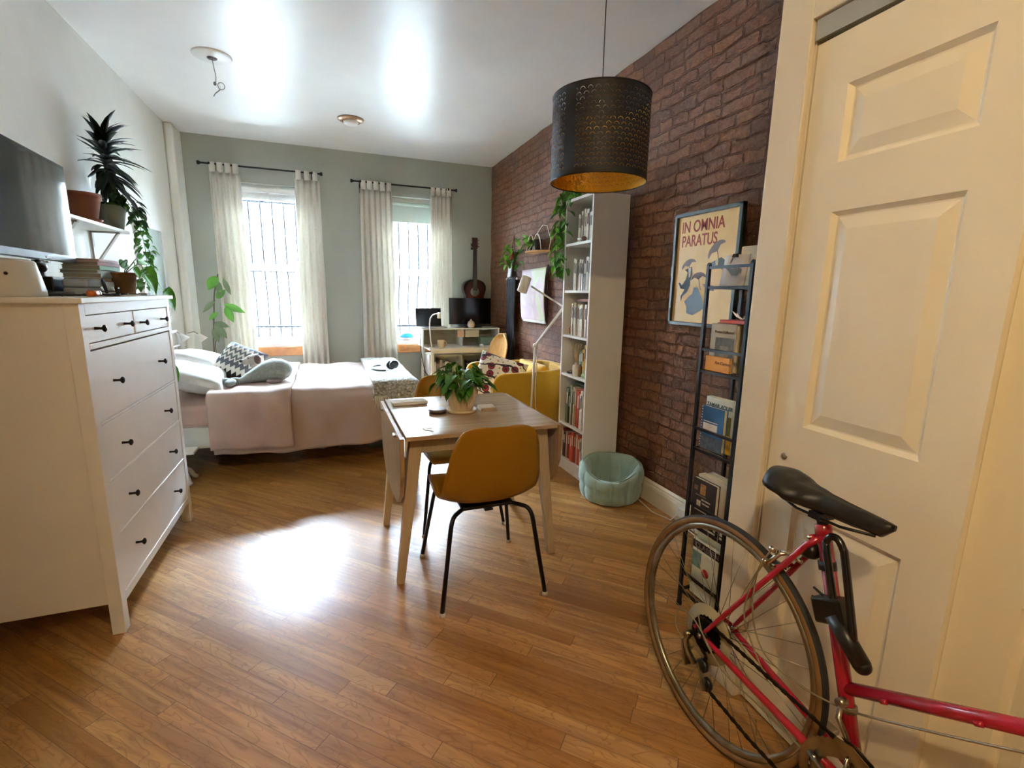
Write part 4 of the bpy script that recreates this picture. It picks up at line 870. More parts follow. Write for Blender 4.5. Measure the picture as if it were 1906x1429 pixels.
PM=Matrix(((0,0,-1,-.0145),(-1,0,0,0),(0,1,0,0),(0,0,0,1)))  # text x -> -y (left to right for the viewer), text y -> z
red=mat('poster_red_ink','#a5483a',.6); ink=mat('poster_grey_ink','#857b78',.6); inkd=mat('poster_dark_ink','#46545a',.6); blu=mat('poster_blue_ink','#8aa3b8',.6); wht=mat('poster_pale_ink','#d9cdb8',.6)
text_part('title_text','IN OMNIA',.088,PM@Matrix.Translation((.048,.520,0)),red,t,bold=.0010,sx=.80); text_part('title_text','PARATUS',.088,PM@Matrix.Translation((.055,.443,0)),red,t,bold=.0010,sx=.74)
def flat(name,poly,m,dz=.0007): # poly in poster u (left->right), v up
    g=G(); 
    g.prism([(u,v) for u,v in poly],0,dz); g.v=[tuple(PM@Vector(p)) for p in g.v]; return g.obj(name,m,t)
def umb(cx,cy,r,rot):
    P=[(r*cos(a),r*.62*sin(a)) for a in [i*pi/12 for i in range(13)]]+[(-r*.5,.012),(0,-.004),(r*.5,.012)]
    P=[(cx+x*cos(rot)-y*sin(rot),cy+x*sin(rot)+y*cos(rot)) for x,y in P]; flat('umbrella_print',P,ink)
    flat('umbrella_handle',[(cx,cy),(cx+.004,cy),(cx+.02*1.2,cy-.06),(cx+.02,cy-.062)],ink)
umb(.130,.335,.058,.35); umb(.335,.405,.070,.62); umb(.215,.262,.058,.12)
flat('figure_print',[(.10,.315),(.155,.33),(.165,.29),(.150,.255),(.150,.225),(.130,.190),(.095,.165),(.085,.135),(.080,.165),(.110,.205),(.075,.210),(.055,.240),(.062,.245),(.085,.228),(.115,.262),(.125,.300)],inkd)
flat('shirt_print',[(.128,.325),(.150,.325),(.148,.275),(.138,.27)],wht,.001)
flat('figure_print',[(.30,.345),(.37,.37),(.41,.345),(.40,.30),(.36,.315),(.30,.33)],inkd); flat('shirt_print',[(.33,.36),(.35,.362),(.352,.33),(.335,.328)],wht,.001)
flat('dress_print',[(.185,.215),(.215,.215),(.255,.155),(.275,.105),(.245,.085),(.190,.062),(.140,.070),(.135,.110),(.115,.135),(.150,.165),(.175,.18)],blu)
flat('skirt_print',[(.25,.235),(.33,.225),(.34,.195),(.28,.20)],ink)
# ================================================================== bookcase
SB=[.085,.365,.745,1.037,1.362,1.693]; BH=2.012; BY0_,BY1_=2.88,3.28; BX_=1.66; BXB=1.938
t=thing('bookcase','tall narrow white bookcase against the brick wall','bookcase',(BX_,BY0_,0))
D=BXB-BX_; Wb=BY1_-BY0_
G().box(0,D,0,.018,0,BH).obj('side_panel',white_lac,t,bevel=.001); G().box(0,D,Wb-.018,Wb,0,BH).obj('side_panel',white_lac,t,bevel=.001)
G().box(0,D,.018,Wb-.018,BH-.018,BH).obj('top',white_lac,t); G().box(D-.006,D,.018,Wb-.018,.08,BH-.018).obj('back_panel',mat('white_back_board','#cfccbf',.6),t)
G().box(.02,.036,.018,Wb-.018,0,.078).obj('plinth',white_lac,t)
for z in SB: G().box(.004,D-.006,.018,Wb-.018,z-.0,z+.018).obj('shelf_board',white_lac,t,bevel=.001)
CN={'#e8e2d2':'cream','#f0ece2':'white','#cfc3a8':'beige','#9c8f78':'taupe','#6f7f5a':'olive green','#3f5237':'dark green','#b8402c':'red','#d9542c':'orange red','#7d2a2a':'dark red','#c98a6a':'terracotta pink','#33424f':'slate blue','#1e1c1e':'black','#d8a13a':'mustard','#c9907f':'dusty pink','#8c5a3a':'brown','#b7b39f':'grey beige'}
rr=random.Random(21)
def mkbook(y,z,th,h,dep,hexc,label,group,xf=None,tilt=0.0):
    xf = BX_+.05 if xf is None else xf
    m=mat('cover_'+hexc[1:],hexc,.6,var=.10,vs=40); t=thing('book',label,'book',(xf,y,z),group=group)
    if tilt: t.rotation_euler=(tilt,0,0)
    g=G(); g.box(0,dep,0,.0015,0,h); g.box(0,dep,th-.0015,th,0,h); g.box(0,.0025,0,th,0,h); g.obj('cover',m,t)
    G().box(.0025,dep-.003,.0015,th-.0015,.002,h-.003).obj('pages',paper,t)
    g=G(); g.box(-.0005,.0,th*.25,th*.75,h*.55,h*.88); g.obj('spine_title',mat('spine_print_dark','#4a4038',.7) if lin(hexc)[1]>.3 else mat('spine_print_light','#d8cfba',.7),t)
ords=['first','second','third','fourth','fifth','sixth','seventh','eighth','ninth','tenth','eleventh','twelfth','thirteenth','fourteenth','fifteenth']
tiers=[('top',5,['#e8e2d2','#cfc3a8','#e8e2d2','#f0ece2','#cfc3a8','#f0ece2','#e8e2d2','#f0ece2','#cfc3a8','#e8e2d2','#f0ece2'],(.19,.235),.305),
 ('second',4,['#e8e2d2','#cfc3a8','#f0ece2','#f0ece2','#e8e2d2','#f0ece2','#1e1c1e','#f0ece2','#b7b39f','#f0ece2'],(.19,.23),.285),
 ('third',3,['#cfc3a8','#e8e2d2','#cfc3a8','#e8e2d2','#9c8f78','#f0ece2','#e8e2d2','#8c5a3a','#f0ece2','#c9907f','#f0ece2'],(.21,.245),.27),
 ('fourth',2,['#6f7f5a','#3f5237','#d8a13a','#d8a13a','#c98a6a','#d8a13a','#c9907f','#1e1c1e','#c9907f'],(.17,.235),.27),
 ('fifth',1,['#3f5237','#6f7f5a','#1e1c1e','#f0ece2','#6f7f5a','#cfc3a8','#c98a6a','#b8402c','#b8402c','#f0ece2','#f0ece2','#33424f','#33424f'],(.24,.31),.345),
 ('bottom',0,['#7d2a2a','#1e1c1e','#c9907f','#7d2a2a','#d9542c','#d9542c','#b8402c','#7d2a2a','#c9907f','#b8402c','#e8e2d2','#1e1c1e','#b7b39f'],(.19,.235),.35)]
for nm,si,cols,(h0,h1),span in tiers:
    y=BY0_+.020; z=SB[si]+.0185; n=len(cols); cols=cols[::-1]   # built from the near side (right) to the far side (left)
    for i,hc in enumerate(cols):
        th=span/n*rr.uniform(.80,1.16); h=rr.uniform(h0,h1)
        mkbook(y,z,th-.0008,h,.15+rr.uniform(0,.03),hc,'%s book, %s from the right on the %s shelf of the tall white bookcase'%(CN[hc],ords[i],nm),'books on the %s shelf of the bookcase'%nm,xf=BX_+{5:.048,2:.088}.get(si,.018)+rr.uniform(0,.014 if si!=2 else .004)); y+=th
for k,(z,l,dy) in enumerate(((SB[3]+.018+.247,'reddish brown book lying flat on the upright books of the third shelf',.05),(SB[1]+.018+.311,'green book lying flat on the upright books of the fifth shelf',.03))):
    t=thing('book',l,'book',(BX_+.05,BY0_+dy,z)); c=mat('cover_flat_%d'%k,['#8a4a2e','#3c4f38'][k],.6); g=G(); g.box(0,.15,0,.22,0,.002); g.box(0,.15,0,.22,.016,.018); g.box(0,.002,0,.22,0,.018); g.obj('cover',c,t); G().box(.002,.147,.002,.218,.002,.016).obj('pages',paper,t)
t=thing('glass_vase','small brown glass vase with dried stems on the third shelf of the bookcase','vase',(BX_+.07,3.222,SB[3]+.018))
G().lathe([(0,0),(.026,0),(.032,.02),(.032,.045),(.022,.065),(.010,.085),(.010,.11),(.014,.115)],22).obj('body',mat('brown_pink_glass','#a9613f',.15,trans=.3),t)
g=G(); 
for k in range(5): g.tube([(0,0,.05),(.01*cos(k*1.3),.012*sin(k*1.3),.17+.01*k)],.0012,5); g.sph((.01*cos(k*1.3),.012*sin(k*1.3),.175+.01*k),.010,8)
g.obj('dried_stems',mat('dried_flower','#77694f',.9),t)
t=thing('reed_diffuser','small white bottle with reed sticks on the fourth shelf of the bookcase','diffuser',(BX_+.035,3.09,SB[2]+.018))
G().lathe([(0,0),(.026,0),(.027,.004),(.027,.075),(.012,.085),(.011,.10),(0,.10)],22).obj('bottle',mat('cream_label_glass','#e9ddcb',.3),t)
g=G(); 
for k in range(7): a=k*.9; g.cyl((.003*cos(a),.003*sin(a),.095),(.028*cos(a),.05*sin(a),.235),.0016,6)
g.obj('reeds',mat('reed_tan','#c79a52',.8),t)
t=thing('glass_bottle','small clear bottle between the diffuser and the books of the fourth shelf','bottle',(BX_+.045,3.048,SB[2]+.018)); G().lathe([(0,0),(.014,0),(.015,.003),(.015,.07),(.006,.08),(.006,.09),(0,.09)],16).obj('body',mat('amber_glass','#8c6a35',.2,trans=.2),t)
for i,(y,x,z,r) in enumerate(((2.965,.030,.020,.020),(2.935,.030,.019,.019),(2.950,.034,.052,.018))):
    o=G().sph((0,0,0),(r,r,r*.9),16).obj('green_fruit_ornament',mat('sage_ornament','#a9b98a',.4)); o.location=(BX_+x,y,SB[2]+.018+z); tag(o,['pale green ball ornament, left one at the front of the fourth shelf','pale green ball ornament, right one at the front of the fourth shelf','pale green ball ornament balanced on the other two on the fourth shelf'][i],'ornament','green ball ornaments on the bookcase')
t=thing('stone_dish','small dark dish with pebbles on the fourth shelf of the bookcase','dish',(BX_+.05,3.20,SB[2]+.018)); G().lathe([(0,0),(.025,0),(.035,.012),(.033,.014),(.024,.004),(0,.004)],20).obj('dish',mat('dark_dish','#4b463f',.5),t); G().sph((0,0,.016),(.018,.016,.012),10).obj('pebble',mat('pebble','#9c8f80',.6),t)
t=thing('white_knickknack','small white and red trinket on the top shelf of the bookcase','trinket',(BX_+.022,3.06,SB[5]+.018)); G().box(-.010,.010,0,.05,.018,.030).obj('bar',white_pl,t,bevel=.003); G().sph((0,-.03,.018),.018,12).obj('ball',mat('plum_glaze','#6e3a38',.3),t); G().box(-.012,.012,-.01,.05,0,.010).obj('foot',mat('sand_stone','#b9ab8c',.7),t)
t=thing('bookcase_plant_pot','green pot hidden in leaves on top of the bookcase','plant pot',(1.78,3.21,BH)); G().lathe([(0,0),(.045,0),(.06,.10),(.055,.10),(.04,.01),(0,.01)],24).obj('pot',mat('pale_pot','#b9ad98',.5),t); G().lathe([(0,.09),(.055,.09)],20).obj('soil',soil,t)
for i,(pp,n,lb) in enumerate((([(1.76,3.24,2.13),(1.69,3.30,2.12),(1.65,3.325,1.98),(1.655,3.33,1.80),(1.65,3.32,1.62),(1.66,3.315,1.50)],46,'dense green vine falling down the far side of the tall bookcase'),([(1.77,3.25,2.12),(1.72,3.32,2.10),(1.67,3.37,1.95),(1.66,3.37,1.78),(1.65,3.38,1.66),(1.66,3.36,1.55)],42,'second green vine beside it, further from the bookcase'),([(1.75,3.16,2.13),(1.66,3.14,2.08),(1.640,3.225,1.98),(1.638,3.235,1.80),(1.645,3.24,1.45)],12,'thin green vine dangling in front of the top shelves of the bookcase'))):
    vine('hanging_vine',lb,pp,n,.072,leaf_g if i!=1 else leaf_y,30+i,.05,dn=.9)
# ================================================================== magazine rack
RX0,RX1,RY0,RY1=1.404,1.585,1.313,1.524
t=thing('book_rack','narrow black metal rack of books beside the closet door','rack',(0,0,0))
for x,y in ((RX0,RY0),(RX0,RY1),(RX1,RY0),(RX1,RY1)):
    g=G(); g.bar((x,y,.012),(x,y,1.472),.013,.013,(1,0,0)); g.sph((x,y,1.472),.009,8); g.lathe([(.011,0),(.013,.004),(.011,.02),(.008,.024)],12,c=(x,y,0)); g.obj('post',black_met,t)
RT=[.075,.400,.730,1.055,1.385]
for i,z in enumerate(RT):
    sh=G(); sh.bar((RX0,RY0,z),(RX0,RY1,z),.009,.011); sh.bar((RX1,RY0,z),(RX1,RY1,z),.009,.011); sh.bar((RX0,RY0,z),(RX1,RY0,z),.009,.011); sh.bar((RX0,RY1,z),(RX1,RY1,z),.009,.011)
    for k in range(1,6): sh.cyl((RX0+.181*k/6,RY0,z),(RX0+.181*k/6,RY1,z),.0022,6)
    o=sh.obj('shelf',black_met,t)
    G().bar((RX0,RY0,z+(.088 if i<4 else .076)),(RX0,RY1,z+(.088 if i<4 else .076)),.009,.011).obj('guard_rail',black_met,t); G().bar((RX1,RY0,z+(.088 if i<4 else .076)),(RX1,RY1,z+(.088 if i<4 else .076)),.009,.009).obj('guard_rail',black_met,t)
def rackbook(y0,y1,z,h,x,th,hexc,label,tilt=0,pages='#d9c9a6',name='book'):
    t=thing(name,label,'book' if name=='book' else name,(x,y0,z),group='books on the black rack'); w=y1-y0
    if tilt: t.rotation_euler=(0,tilt,0)
    m=mat('rack_cover_'+hexc[1:],hexc,.5,var=.05,vs=20); g=G(); g.box(0,.0022,0,w,0,h); g.box(th-.0022,th,0,w,0,h); g.box(0,th,w-.0022,w,0,h); g.obj('cover',m,t)
    G().box(.0022,th-.0022,.004,w-.003,.003,h-.003).obj('pages',mat('pages_'+pages[1:],pages,.85,var=.05,vs=60),t); return t,w
def cov(t,w,M=None): # cover plane matrix: text x runs from far(left) to near(right) => -y
    return Matrix(((0,0,-1,-.0006),(-1,0,0,w),(0,1,0,0),(0,0,0,1)))
def decal(t,w,name,u0,u1,v0,v1,m,d=.0008):
    g=G().box(-d,.0005,w-u1,w-u0,v0,v1); return g.obj(name,m,t)
# top tier: clipped paper and cream box
t=thing('clipped_papers','white printed sheets with a black binder clip leaning on the top tier of the rack','papers',(1.445,1.398,1.391))
G().grid(lambda u,v:(.012*(1-v)**0+.02*v,.118*u,.118*v),6,6).obj('sheets',mat('grey_white_sheet','#cfc8c4',.7,var=.03),t,solid=.005)
g=G(); PMs=Matrix(((0,0,-1,.008),(-1,0,0,.118),(0,1,0,0),(0,0,0,1)))
g.prism([(.025,.070),(.045,.055),(.06,.040),(.085,.040),(.098,.052),(.104,.045),(.106,.062),(.095,.068),(.06,.066)],0,.0006); g.v=[tuple(PMs@Vector(p)) for p in g.v]; g.obj('print',mat('grey_print','#5f5f61',.6),t)
g=G(); g.prism([(-.010,-.006),(.008,-.006),(.003,.006),(-.005,.006)],.052,.070,ax='y'); g.v=[(a+.022,b,c+.115) for a,b,c in g.v]; g.tube([(.012,.057,.11),(.0,.061,.085),(.012,.065,.11)],.0012,6); g.obj('binder_clip',black_pl,t)
tag(G().box(1.535,1.575,1.36,1.50,1.391,1.545).obj('cream_card_box',mat('cream_card','#e6d4b4',.7),bevel=.003),'cream card box at the back of the top tier of the rack','box')
tag(G().box(1.50,1.53,1.33,1.375,1.391,1.50).obj('dark_jar',mat('dark_olive_jar','#4a463a',.5),bevel=.004),'small dark jar on the top tier of the rack next to the door casing','jar')
# second tier
t,w=rackbook(1.392,1.520,1.061,.185,1.440,.020,'#a89c82','grey beige book with a dark picture on the rack, behind the orange notebook')
decal(t,w,'cover_picture',.028,w-.006,.03,.132,mat('faded_photo','#5f5b50',.6,var=.4,vs=60)); decal(t,w,'cover_picture',.055,w-.03,.045,.100,mat('faded_photo_pale','#948b78',.6,var=.3,vs=80),.0012)
text_part('cover_title','Poems Collected',.014,cov(t,w)@Matrix.Translation((.022,.150,.001)),mat('faint_ink','#7c725f',.7),t)
t,w=rackbook(1.389,1.514,1.061,.058,1.418,.012,'#e39a2c','small orange notebook at the front of the rack'); text_part('cover_title','Art Camuse',.017,cov(t,w)@Matrix.Translation((.052,.030,.001)),mat('orange_ink','#8a4f12',.6),t)
rackbook(1.345,1.520,1.061,.188,1.468,.034,'#8a6c3c','thick tan book behind the grey beige one on the rack')
rackbook(1.340,1.520,1.061,.180,1.506,.020,'#6b2a20','dark red upright book at the back of the tan one on the rack')
t=thing('book','red book lying flat on top of the upright books of the rack','book',(1.445,1.335,1.250),group='books on the black rack')
G().box(0,.11,0,.15,0,.012).obj('cover',mat('red_cloth_cover','#b5432f',.6),t,bevel=.001)
t=thing('paper_crane','folded white paper crane on the red book of the rack','paper crane',(1.475,1.405,1.264))
g=G(); g.add([(0,0,0),(.02,-.02,.035),(-.01,.012,.012),(.0,.055,.035),(.004,.035,.012),(0,-.05,.045),(.006,-.02,.01),(.025,.0,.035),(-.02,.01,.03),(.012,0,0)],[(0,3,4),(0,5,6),(0,1,7),(0,7,9),(2,8,0),(0,4,2),(6,1,0),(3,4,9),(5,6,9)]); g.obj('folded_paper',paper,t,solid=.0008)
# third tier
t,w=rackbook(1.398,1.516,.736,.178,1.428,.020,'#2c5d8c','blue ring bound notebook with white label on the rack',pages='#e2cf9e')
decal(t,w,'label',.012,w-.030,.078,.108,mat('white_label','#e4ddd2',.7)); decal(t,w,'lower_band',0,w,0,.055,mat('slate_band','#4a5660',.6,var=.3,vs=60)); decal(t,w,'label_line',.014,w-.028,.114,.117,mat('white_label','#e4ddd2',.7))
g=G(); 
for k in range(15): g.tube([(.010+.010*cos(a),w+.001,.008+k*.0116+.0*a) if False else (.010+.011*cos(a),w-.002+.006*sin(a),.010+k*.0116) for a in [i*2*pi/10 for i in range(10)]],.0012,5,closed=True)
g.obj('ring_binding',paper,t)
t,w=rackbook(1.372,1.522,.736,.212,1.452,.024,'#d9e0de','pale blue book lettered TAMAR ADLER on the rack behind the blue notebook')
text_part('cover_title','TAMAR ADLER',.0205,cov(t,w)@Matrix.Translation((.006,.176,.001)),mat('teal_ink','#3e5a62',.6),t,bold=.0006)
decal(t,w,'cover_picture',.085,w-.004,.0,.075,mat('yellow_squash_print','#d3a01f',.6,var=.3,vs=50)); decal(t,w,'cover_picture',.10,w-.012,.075,.15,mat('leaf_print','#6b6a3a',.6,var=.6,vs=120))
rackbook(1.345,1.520,.736,.205,1.480,.030,'#cfc6b0','tall pale book behind the TAMAR ADLER one on the rack')
# fourth tier
t,w=rackbook(1.398,1.530,.406,.192,1.428,.020,'#2a1e1a','dark brown cookbook with food picture on the rack')
for k,(u0,u1,v0,v1,hc) in enumerate(((.045,.075,.13,.175,'#b98a4c'),(.030,.052,.075,.10,'#d9c9ae'),(.085,.11,.03,.055,'#b3ad6a'),(.01,.03,.14,.16,'#7a5a44'),(.06,.10,.09,.096,'#c9b9a0'),(.055,.105,.105,.111,'#c9b9a0'),(.02,.09,.055,.060,'#c9b9a0'),(.02,.08,.120,.124,'#8f7a64'))): decal(t,w,'cover_picture',u0,u1,v0,v1,mat('food_print_%d'%k,hc,.6,var=.3,vs=80))
rackbook(1.362,1.530,.406,.200,1.455,.034,'#e0d8c6','thick cream book behind the dark brown cookbook on the rack')
rackbook(1.330,1.530,.406,.196,1.495,.040,'#cfc8b8','second thick cream book, at the back of the fourth tier of the rack')
# lowest tier
t,w=rackbook(1.345,1.495,.081,.205,1.428,.010,'#d4d9c4','pale green magazine with a red dot at the bottom of the rack',pages='#e6e2d4')
decal(t,w,'cover_picture',0,.05,.13,.20,mat('teal_wash','#6f9a94',.6,var=.3,vs=25)); 
g=G().lathe([(0,0),(.019,0),(.019,.0008),(0,.0008)],24,M=Matrix.Translation((-.0006,w-.080,.125))@Matrix.Rotation(RD(-90),4,'Y')); g.obj('red_dot',mat('red_dot','#b5262a',.5),t)
t,w=rackbook(1.345,1.520,.081,.240,1.450,.010,'#dcdccb','magazine with a black lettered banner at the bottom of the rack',pages='#e6e2d4')
decal(t,w,'banner',0,w,.198,.232,mat('black_banner','#241418',.6)); text_part('banner_title','CLASSEN',.034,cov(t,w)@Matrix.Translation((.012,.203,.0012)),mat('banner_letters','#7d7078',.6),t,bold=.0006)
rackbook(1.345,1.520,.081,.262,1.468,.022,'#c9cbb0','pale olive magazine stack at the back of the bottom of the rack')
# ================================================================== pet bed
t=thing('pet_bed','round pale teal tufted pet bed on the floor against the bookcase','pet bed',(1.748,2.640,0))
teal=mat('pale_teal_corduroy','#9db8ad',.85,var=.05,vs=30,bump=.25,bs=140,sheen=.4)
NP=12
def rimh(a): # opening towards the camera-left
    d=math.atan2(sin(a-RD(232)),cos(a-RD(232))); return .25-.085*math.exp(-(d/1.15)**2)
def ring(u,v):
    a=2*pi*u; H=rimh(a); b=2*pi*v; puff=abs(sin(a*NP/2))**.5; 
    # cross-section: outer wall, rolled top, inner wall
    co,si=cos(b),sin(b); th=.042*(.62+.38*puff)
    z=H/2+ (H/2)*math.copysign(abs(si)**.65,si); belt=1-.30*math.exp(-((z-H*.50)/.014)**2)
    r=.165+th*math.copysign(abs(co)**.8,co)*belt+(.020*z/.24)
    return (r*cos(a)*(1.0),r*sin(a),z+.004*sin(a*5)*(z>H*.8))
G().grid(ring,216,48,wu=True,wv=True).obj('padded_wall',teal,t)
G().lathe([(0,.055),(.08,.058),(.135,.045),(.15,.02),(.15,.0),(0,0)],36).obj('base_cushion',teal,t)
g=G(); g.tube([((.168+.020*rimh(a)/.24)*cos(a),(.168+.020*rimh(a)/.24)*sin(a),rimh(a)-.001) for a in [2*pi*i/96 for i in range(96)]],.0035,6,closed=True); g.obj('piping',mat('teal_piping','#7d9b92',.7),t)
t=thing('pet_toy','small pink knotted toy inside the pet bed','pet toy',(1.745,2.55,.062)); g=G(); g.tube([(.05*cos(a),.025*sin(2*a),.022+.012*sin(3*a)) for a in [2*pi*i/20 for i in range(20)]],.014,8,closed=True); g.obj('knot',mat('pink_toy_fleece','#c79a98',.95,bump=.4),t)
t=thing('power_adapter','white plug adapter and cable at the baseboard beside the rack','adapter',(1.925,2.11,.06)); G().box(-.03,.02,-.03,.03,0,.06).obj('plug',white_pl,t,bevel=.006); G().box(.022,.030,-.04,.04,-.02,.09).obj('wall_plate',white_pl,t,bevel=.002)
g=G(); g.tube([(0,.03,.03),(-.03,.08,.0-.05),(-.06,.22,-.055),(-.03,.40,-.055),(.0,.5,-.055)],.0035,8); g.tube([(0,-.03,.03),(-.04,-.06,-.03),(-.03,-.20,-.055),(-.05,-.45,-.055),(-.12,-.58,-.055)],.0035,8); g.obj('cable',cord_w,t)
# ================================================================== pendant lamp
def shade_mat():
    s=NT('perforated_black_gold_metal'); x,y,_=s.sep(s.uv())[:3]
    r=s.math('MULTIPLY',y,18.0); row=s.math('FLOOR',r); par=s.math('MODULO',row,2.0)
    cx=s.math('FRACT',s.math('ADD',s.math('MULTIPLY',x,42.0),s.math('MULTIPLY',par,.5))); cx=s.math('MULTIPLY',s.math('SUBTRACT',cx,.5),.0329)
    cy=s.math('MULTIPLY',s.math('SUBTRACT',s.math('FRACT',r),.30),.0196)
    d=s.math('SQRT',s.math('ADD',s.math('MULTIPLY',cx,cx),s.math('MULTIPLY',cy,cy)))
    arc_=s.math('MULTIPLY',s.math('MULTIPLY',s.math('GREATER_THAN',d,.0097),s.math('LESS_THAN',d,.0110)),s.math('GREATER_THAN',cy,.0008))
    dot=s.math('LESS_THAN',s.math('SQRT',s.math('ADD',s.math('MULTIPLY',cx,cx),s.math('POWER',s.math('SUBTRACT',cy,.001),2.0))),.0022)
    hole=arc_; inband=s.math('MULTIPLY',s.math('GREATER_THAN',y,.06),s.math('LESS_THAN',y,.945))
    seam=s.math('GREATER_THAN',s.math('ABSOLUTE',s.math('SUBTRACT',x,.565)),.020)
    hole=s.math('MULTIPLY',s.math('MULTIPLY',hole,inband),seam)
    gold=s.n('ShaderNodeBsdfPrincipled'); gold.inputs['Base Color'].default_value=lin('#e8b13f'); gold.inputs['Metallic'].default_value=1; gold.inputs['Roughness'].default_value=.34; gb_=s.n('ShaderNodeBump'); gb_.inputs['Strength'].default_value=.9; gb_.inputs['Distance'].default_value=.01; s.l(s.noise(s.obj(),45,3)[0],gb_.inputs['Height']); s.l(gb_.outputs[0],gold.inputs['Normal'])
    s.b.inputs['Base Color'].default_value=lin('#17161b'); s.b.inputs['Roughness'].default_value=.6
    geo=s.n('ShaderNodeNewGeometry'); m1=s.n('ShaderNodeMixShader'); s.l(geo.outputs['Backfacing'],m1.inputs[0]); s.l(s.b.outputs[0],m1.inputs[1]); s.l(gold.outputs[0],m1.inputs[2])
    tr=s.n('ShaderNodeBsdfTransparent'); m2=s.n('ShaderNodeMixShader'); s.l(hole,m2.inputs[0]); s.l(m1.outputs[0],m2.inputs[1]); s.l(tr.outputs[0],m2.inputs[2]); s.l(m2.outputs[0],s.out.inputs[0]); return s.m
t=thing('pendant_lamp','black drum pendant lamp with scalloped perforations and gold inside','pendant lamp',(1.197,2.05,1.855))
PR,PH=.217,.356
G().grid(lambda u,v:(PR*cos(2*pi*u),PR*sin(2*pi*u),PH*v),128,6,wu=True,uv=True).obj('shade',shade_mat(),t)
blk=mat('black_rim','#151418',.5)
for z in (0,PH): G().tube([(PR*cos(a),PR*sin(a),z) for a in [2*pi*i/72 for i in range(72)]],.0026,6,closed=True).obj('rim',blk,t)
g=G()
for k in range(3): a=2*pi*k/3; g.cyl((.03*cos(a),.03*sin(a),PH-.05),(PR*cos(a),PR*sin(a),PH-.003),.0022,6)
g.lathe([(.028,PH-.054),(.032,PH-.054),(.032,PH-.048),(.028,PH-.048)],20); g.obj('spider_frame',blk,t)
G().lathe([(.0,PH-.10),(.021,PH-.10),(.022,PH-.03),(.012,PH-.01),(0,PH-.008)],18).obj('bulb_socket',white_pl,t)
G().lathe([(0,PH-.22),(.02,PH-.215),(.032,PH-.185),(.030,PH-.155),(.014,PH-.115),(.013,PH-.10)],18).obj('bulb',mat('bulb_glass','#efe6d8',.3),t)
G().cyl((0,0,PH-.01),(0,0,HC-1.855-.02),.0022,8).obj('cord',cord_b,t)
G().lathe([(.05,0),(.05,-.02),(.01,-.05),(0,-.05)],24,c=(0,0,HC-1.855)).obj('ceiling_cup',white_pl,t)
# ================================================================== bicycle
BM=Matrix(((0,.9974,.072),(-1,0,0),(0,-.072,.9974)))
bike=thing('bicycle','red vintage road bicycle with black saddle leaning along the closet doors','bicycle',(1.041,.986,0),rot=BM.to_euler())
redp=mat('red_enamel','#a3122a',.25,spec=.6,var=.04,coat=.5); rub=mat('black_tyre_rubber','#1b1b1c',.7); tan=mat('tan_sidewall','#7d5a30',.7,var=.15,vs=30)
silver=mat('worn_aluminium','#98907f',.3,metal=1,var=.2,vs=25); seatb=mat('black_saddle_vinyl','#16161a',.42,var=.05,bump=.1,bs=200)
def wheel(cx,nm,rear=True):
    def tor(R,r,sc=1.0,n=96,m=14,a0=0,a1=2*pi): 
        return G().grid(lambda u,v:(cx+(R+r*cos(a0+(a1-a0)*v))*cos(2*pi*u),r*sc*sin(a0+(a1-a0)*v),.345+(R+r*cos(a0+(a1-a0)*v))*sin(2*pi*u)),n,m,wu=True,wv=(a1-a0)>6)
    w=tor(.332,.0135).obj(nm,tan,bike)
    tor(.3325,.0142,1.0,96,9,-1.0,1.0).obj('tyre_tread',rub,w)
    g=G(); 
    for pr in ([(.322,-.010),(.322,.010),(.309,.0085),(.304,.004),(.304,-.004),(.309,-.0085)],):
        g.grid(lambda u,v:(cx+pr[int(round(v*6))%6][0]*cos(2*pi*u),pr[int(round(v*6))%6][1],.345+pr[int(round(v*6))%6][0]*sin(2*pi*u)),96,6,wu=True,wv=True)
    g.obj('rim',silver,w)
    h=G(); h.cyl((cx,-.05,.345),(cx,.05,.345),.009,14)
    for s_ in (-1,1): h.cyl((cx,s_*.028,.345),(cx,s_*.032,.345),.024,24)
    h.cyl((cx,-.03,.345),(cx,.03,.345),.013,16); h.cyl((cx,-.075,.345),(cx,.072,.345),.0048,10)
    for s_ in (-1,1): h.cyl((cx,s_*.066,.345),(cx,s_*.074,.345),.009,6)
    h.obj('hub',silver,w)
    sm=mat('spoke_steel','#8d8878',.35,metal=.9)
    def ep(k):
        s_=1 if k%2 else -1; ha=2*pi*k/36; ra=ha+(.50 if (k//2)%2 else -.50)
        return (cx+.022*cos(ra),s_*.030,.345+.022*sin(ra)),(cx+.306*cos(ha),s_*.003,.345+.306*sin(ha))
    if rear:
        for k in range(36): a,b=ep(k); G().cyl(a,b,.0010,5).obj('spoke',sm,w)
        G().lathe([(.030,0),(.085,-.0),(.087,.002),(.087,.004),(.030,.003)],40,M=Matrix.Translation((cx,-.033,.345))@Matrix.Rotation(RD(90),4,'X')).obj('spoke_protector',mat('yellowed_clear_plastic','#b5aa8c',.35,alpha=.75),w)
        g=G()
        for i,r in enumerate((.052,.045,.039,.034,.029)):
            pts=[]; n=24
            for k in range(n*2): a=pi*k/n; rr_=r+(.003 if k%2 else -.001); pts.append((cx+rr_*cos(a),.345+rr_*sin(a)))
            g.prism(pts,-.042-i*.0045,-.040-i*.0045,ax='y')
        g.cyl((cx,-.064,.345),(cx,-.038,.345),.022,20); g.obj('cassette',mat('dark_sprocket','#1a1b1f',.35,metal=.7),w)
        g=G(); g.tube([(cx-.03,.05,.33),(cx+.02,.058,.36)],.004,8); g.obj('axle_nut_washer',chrome,w)
    else:
        g=G()
        for k in range(36): a,b=ep(k); g.cyl(a,b,.0010,5)
        g.obj('spokes',sm,w)
    # valve
    return w
wheel(0,'rear_wheel'); wheel(1.0,'front_wheel',False)
BBs,BBu=.437,.275
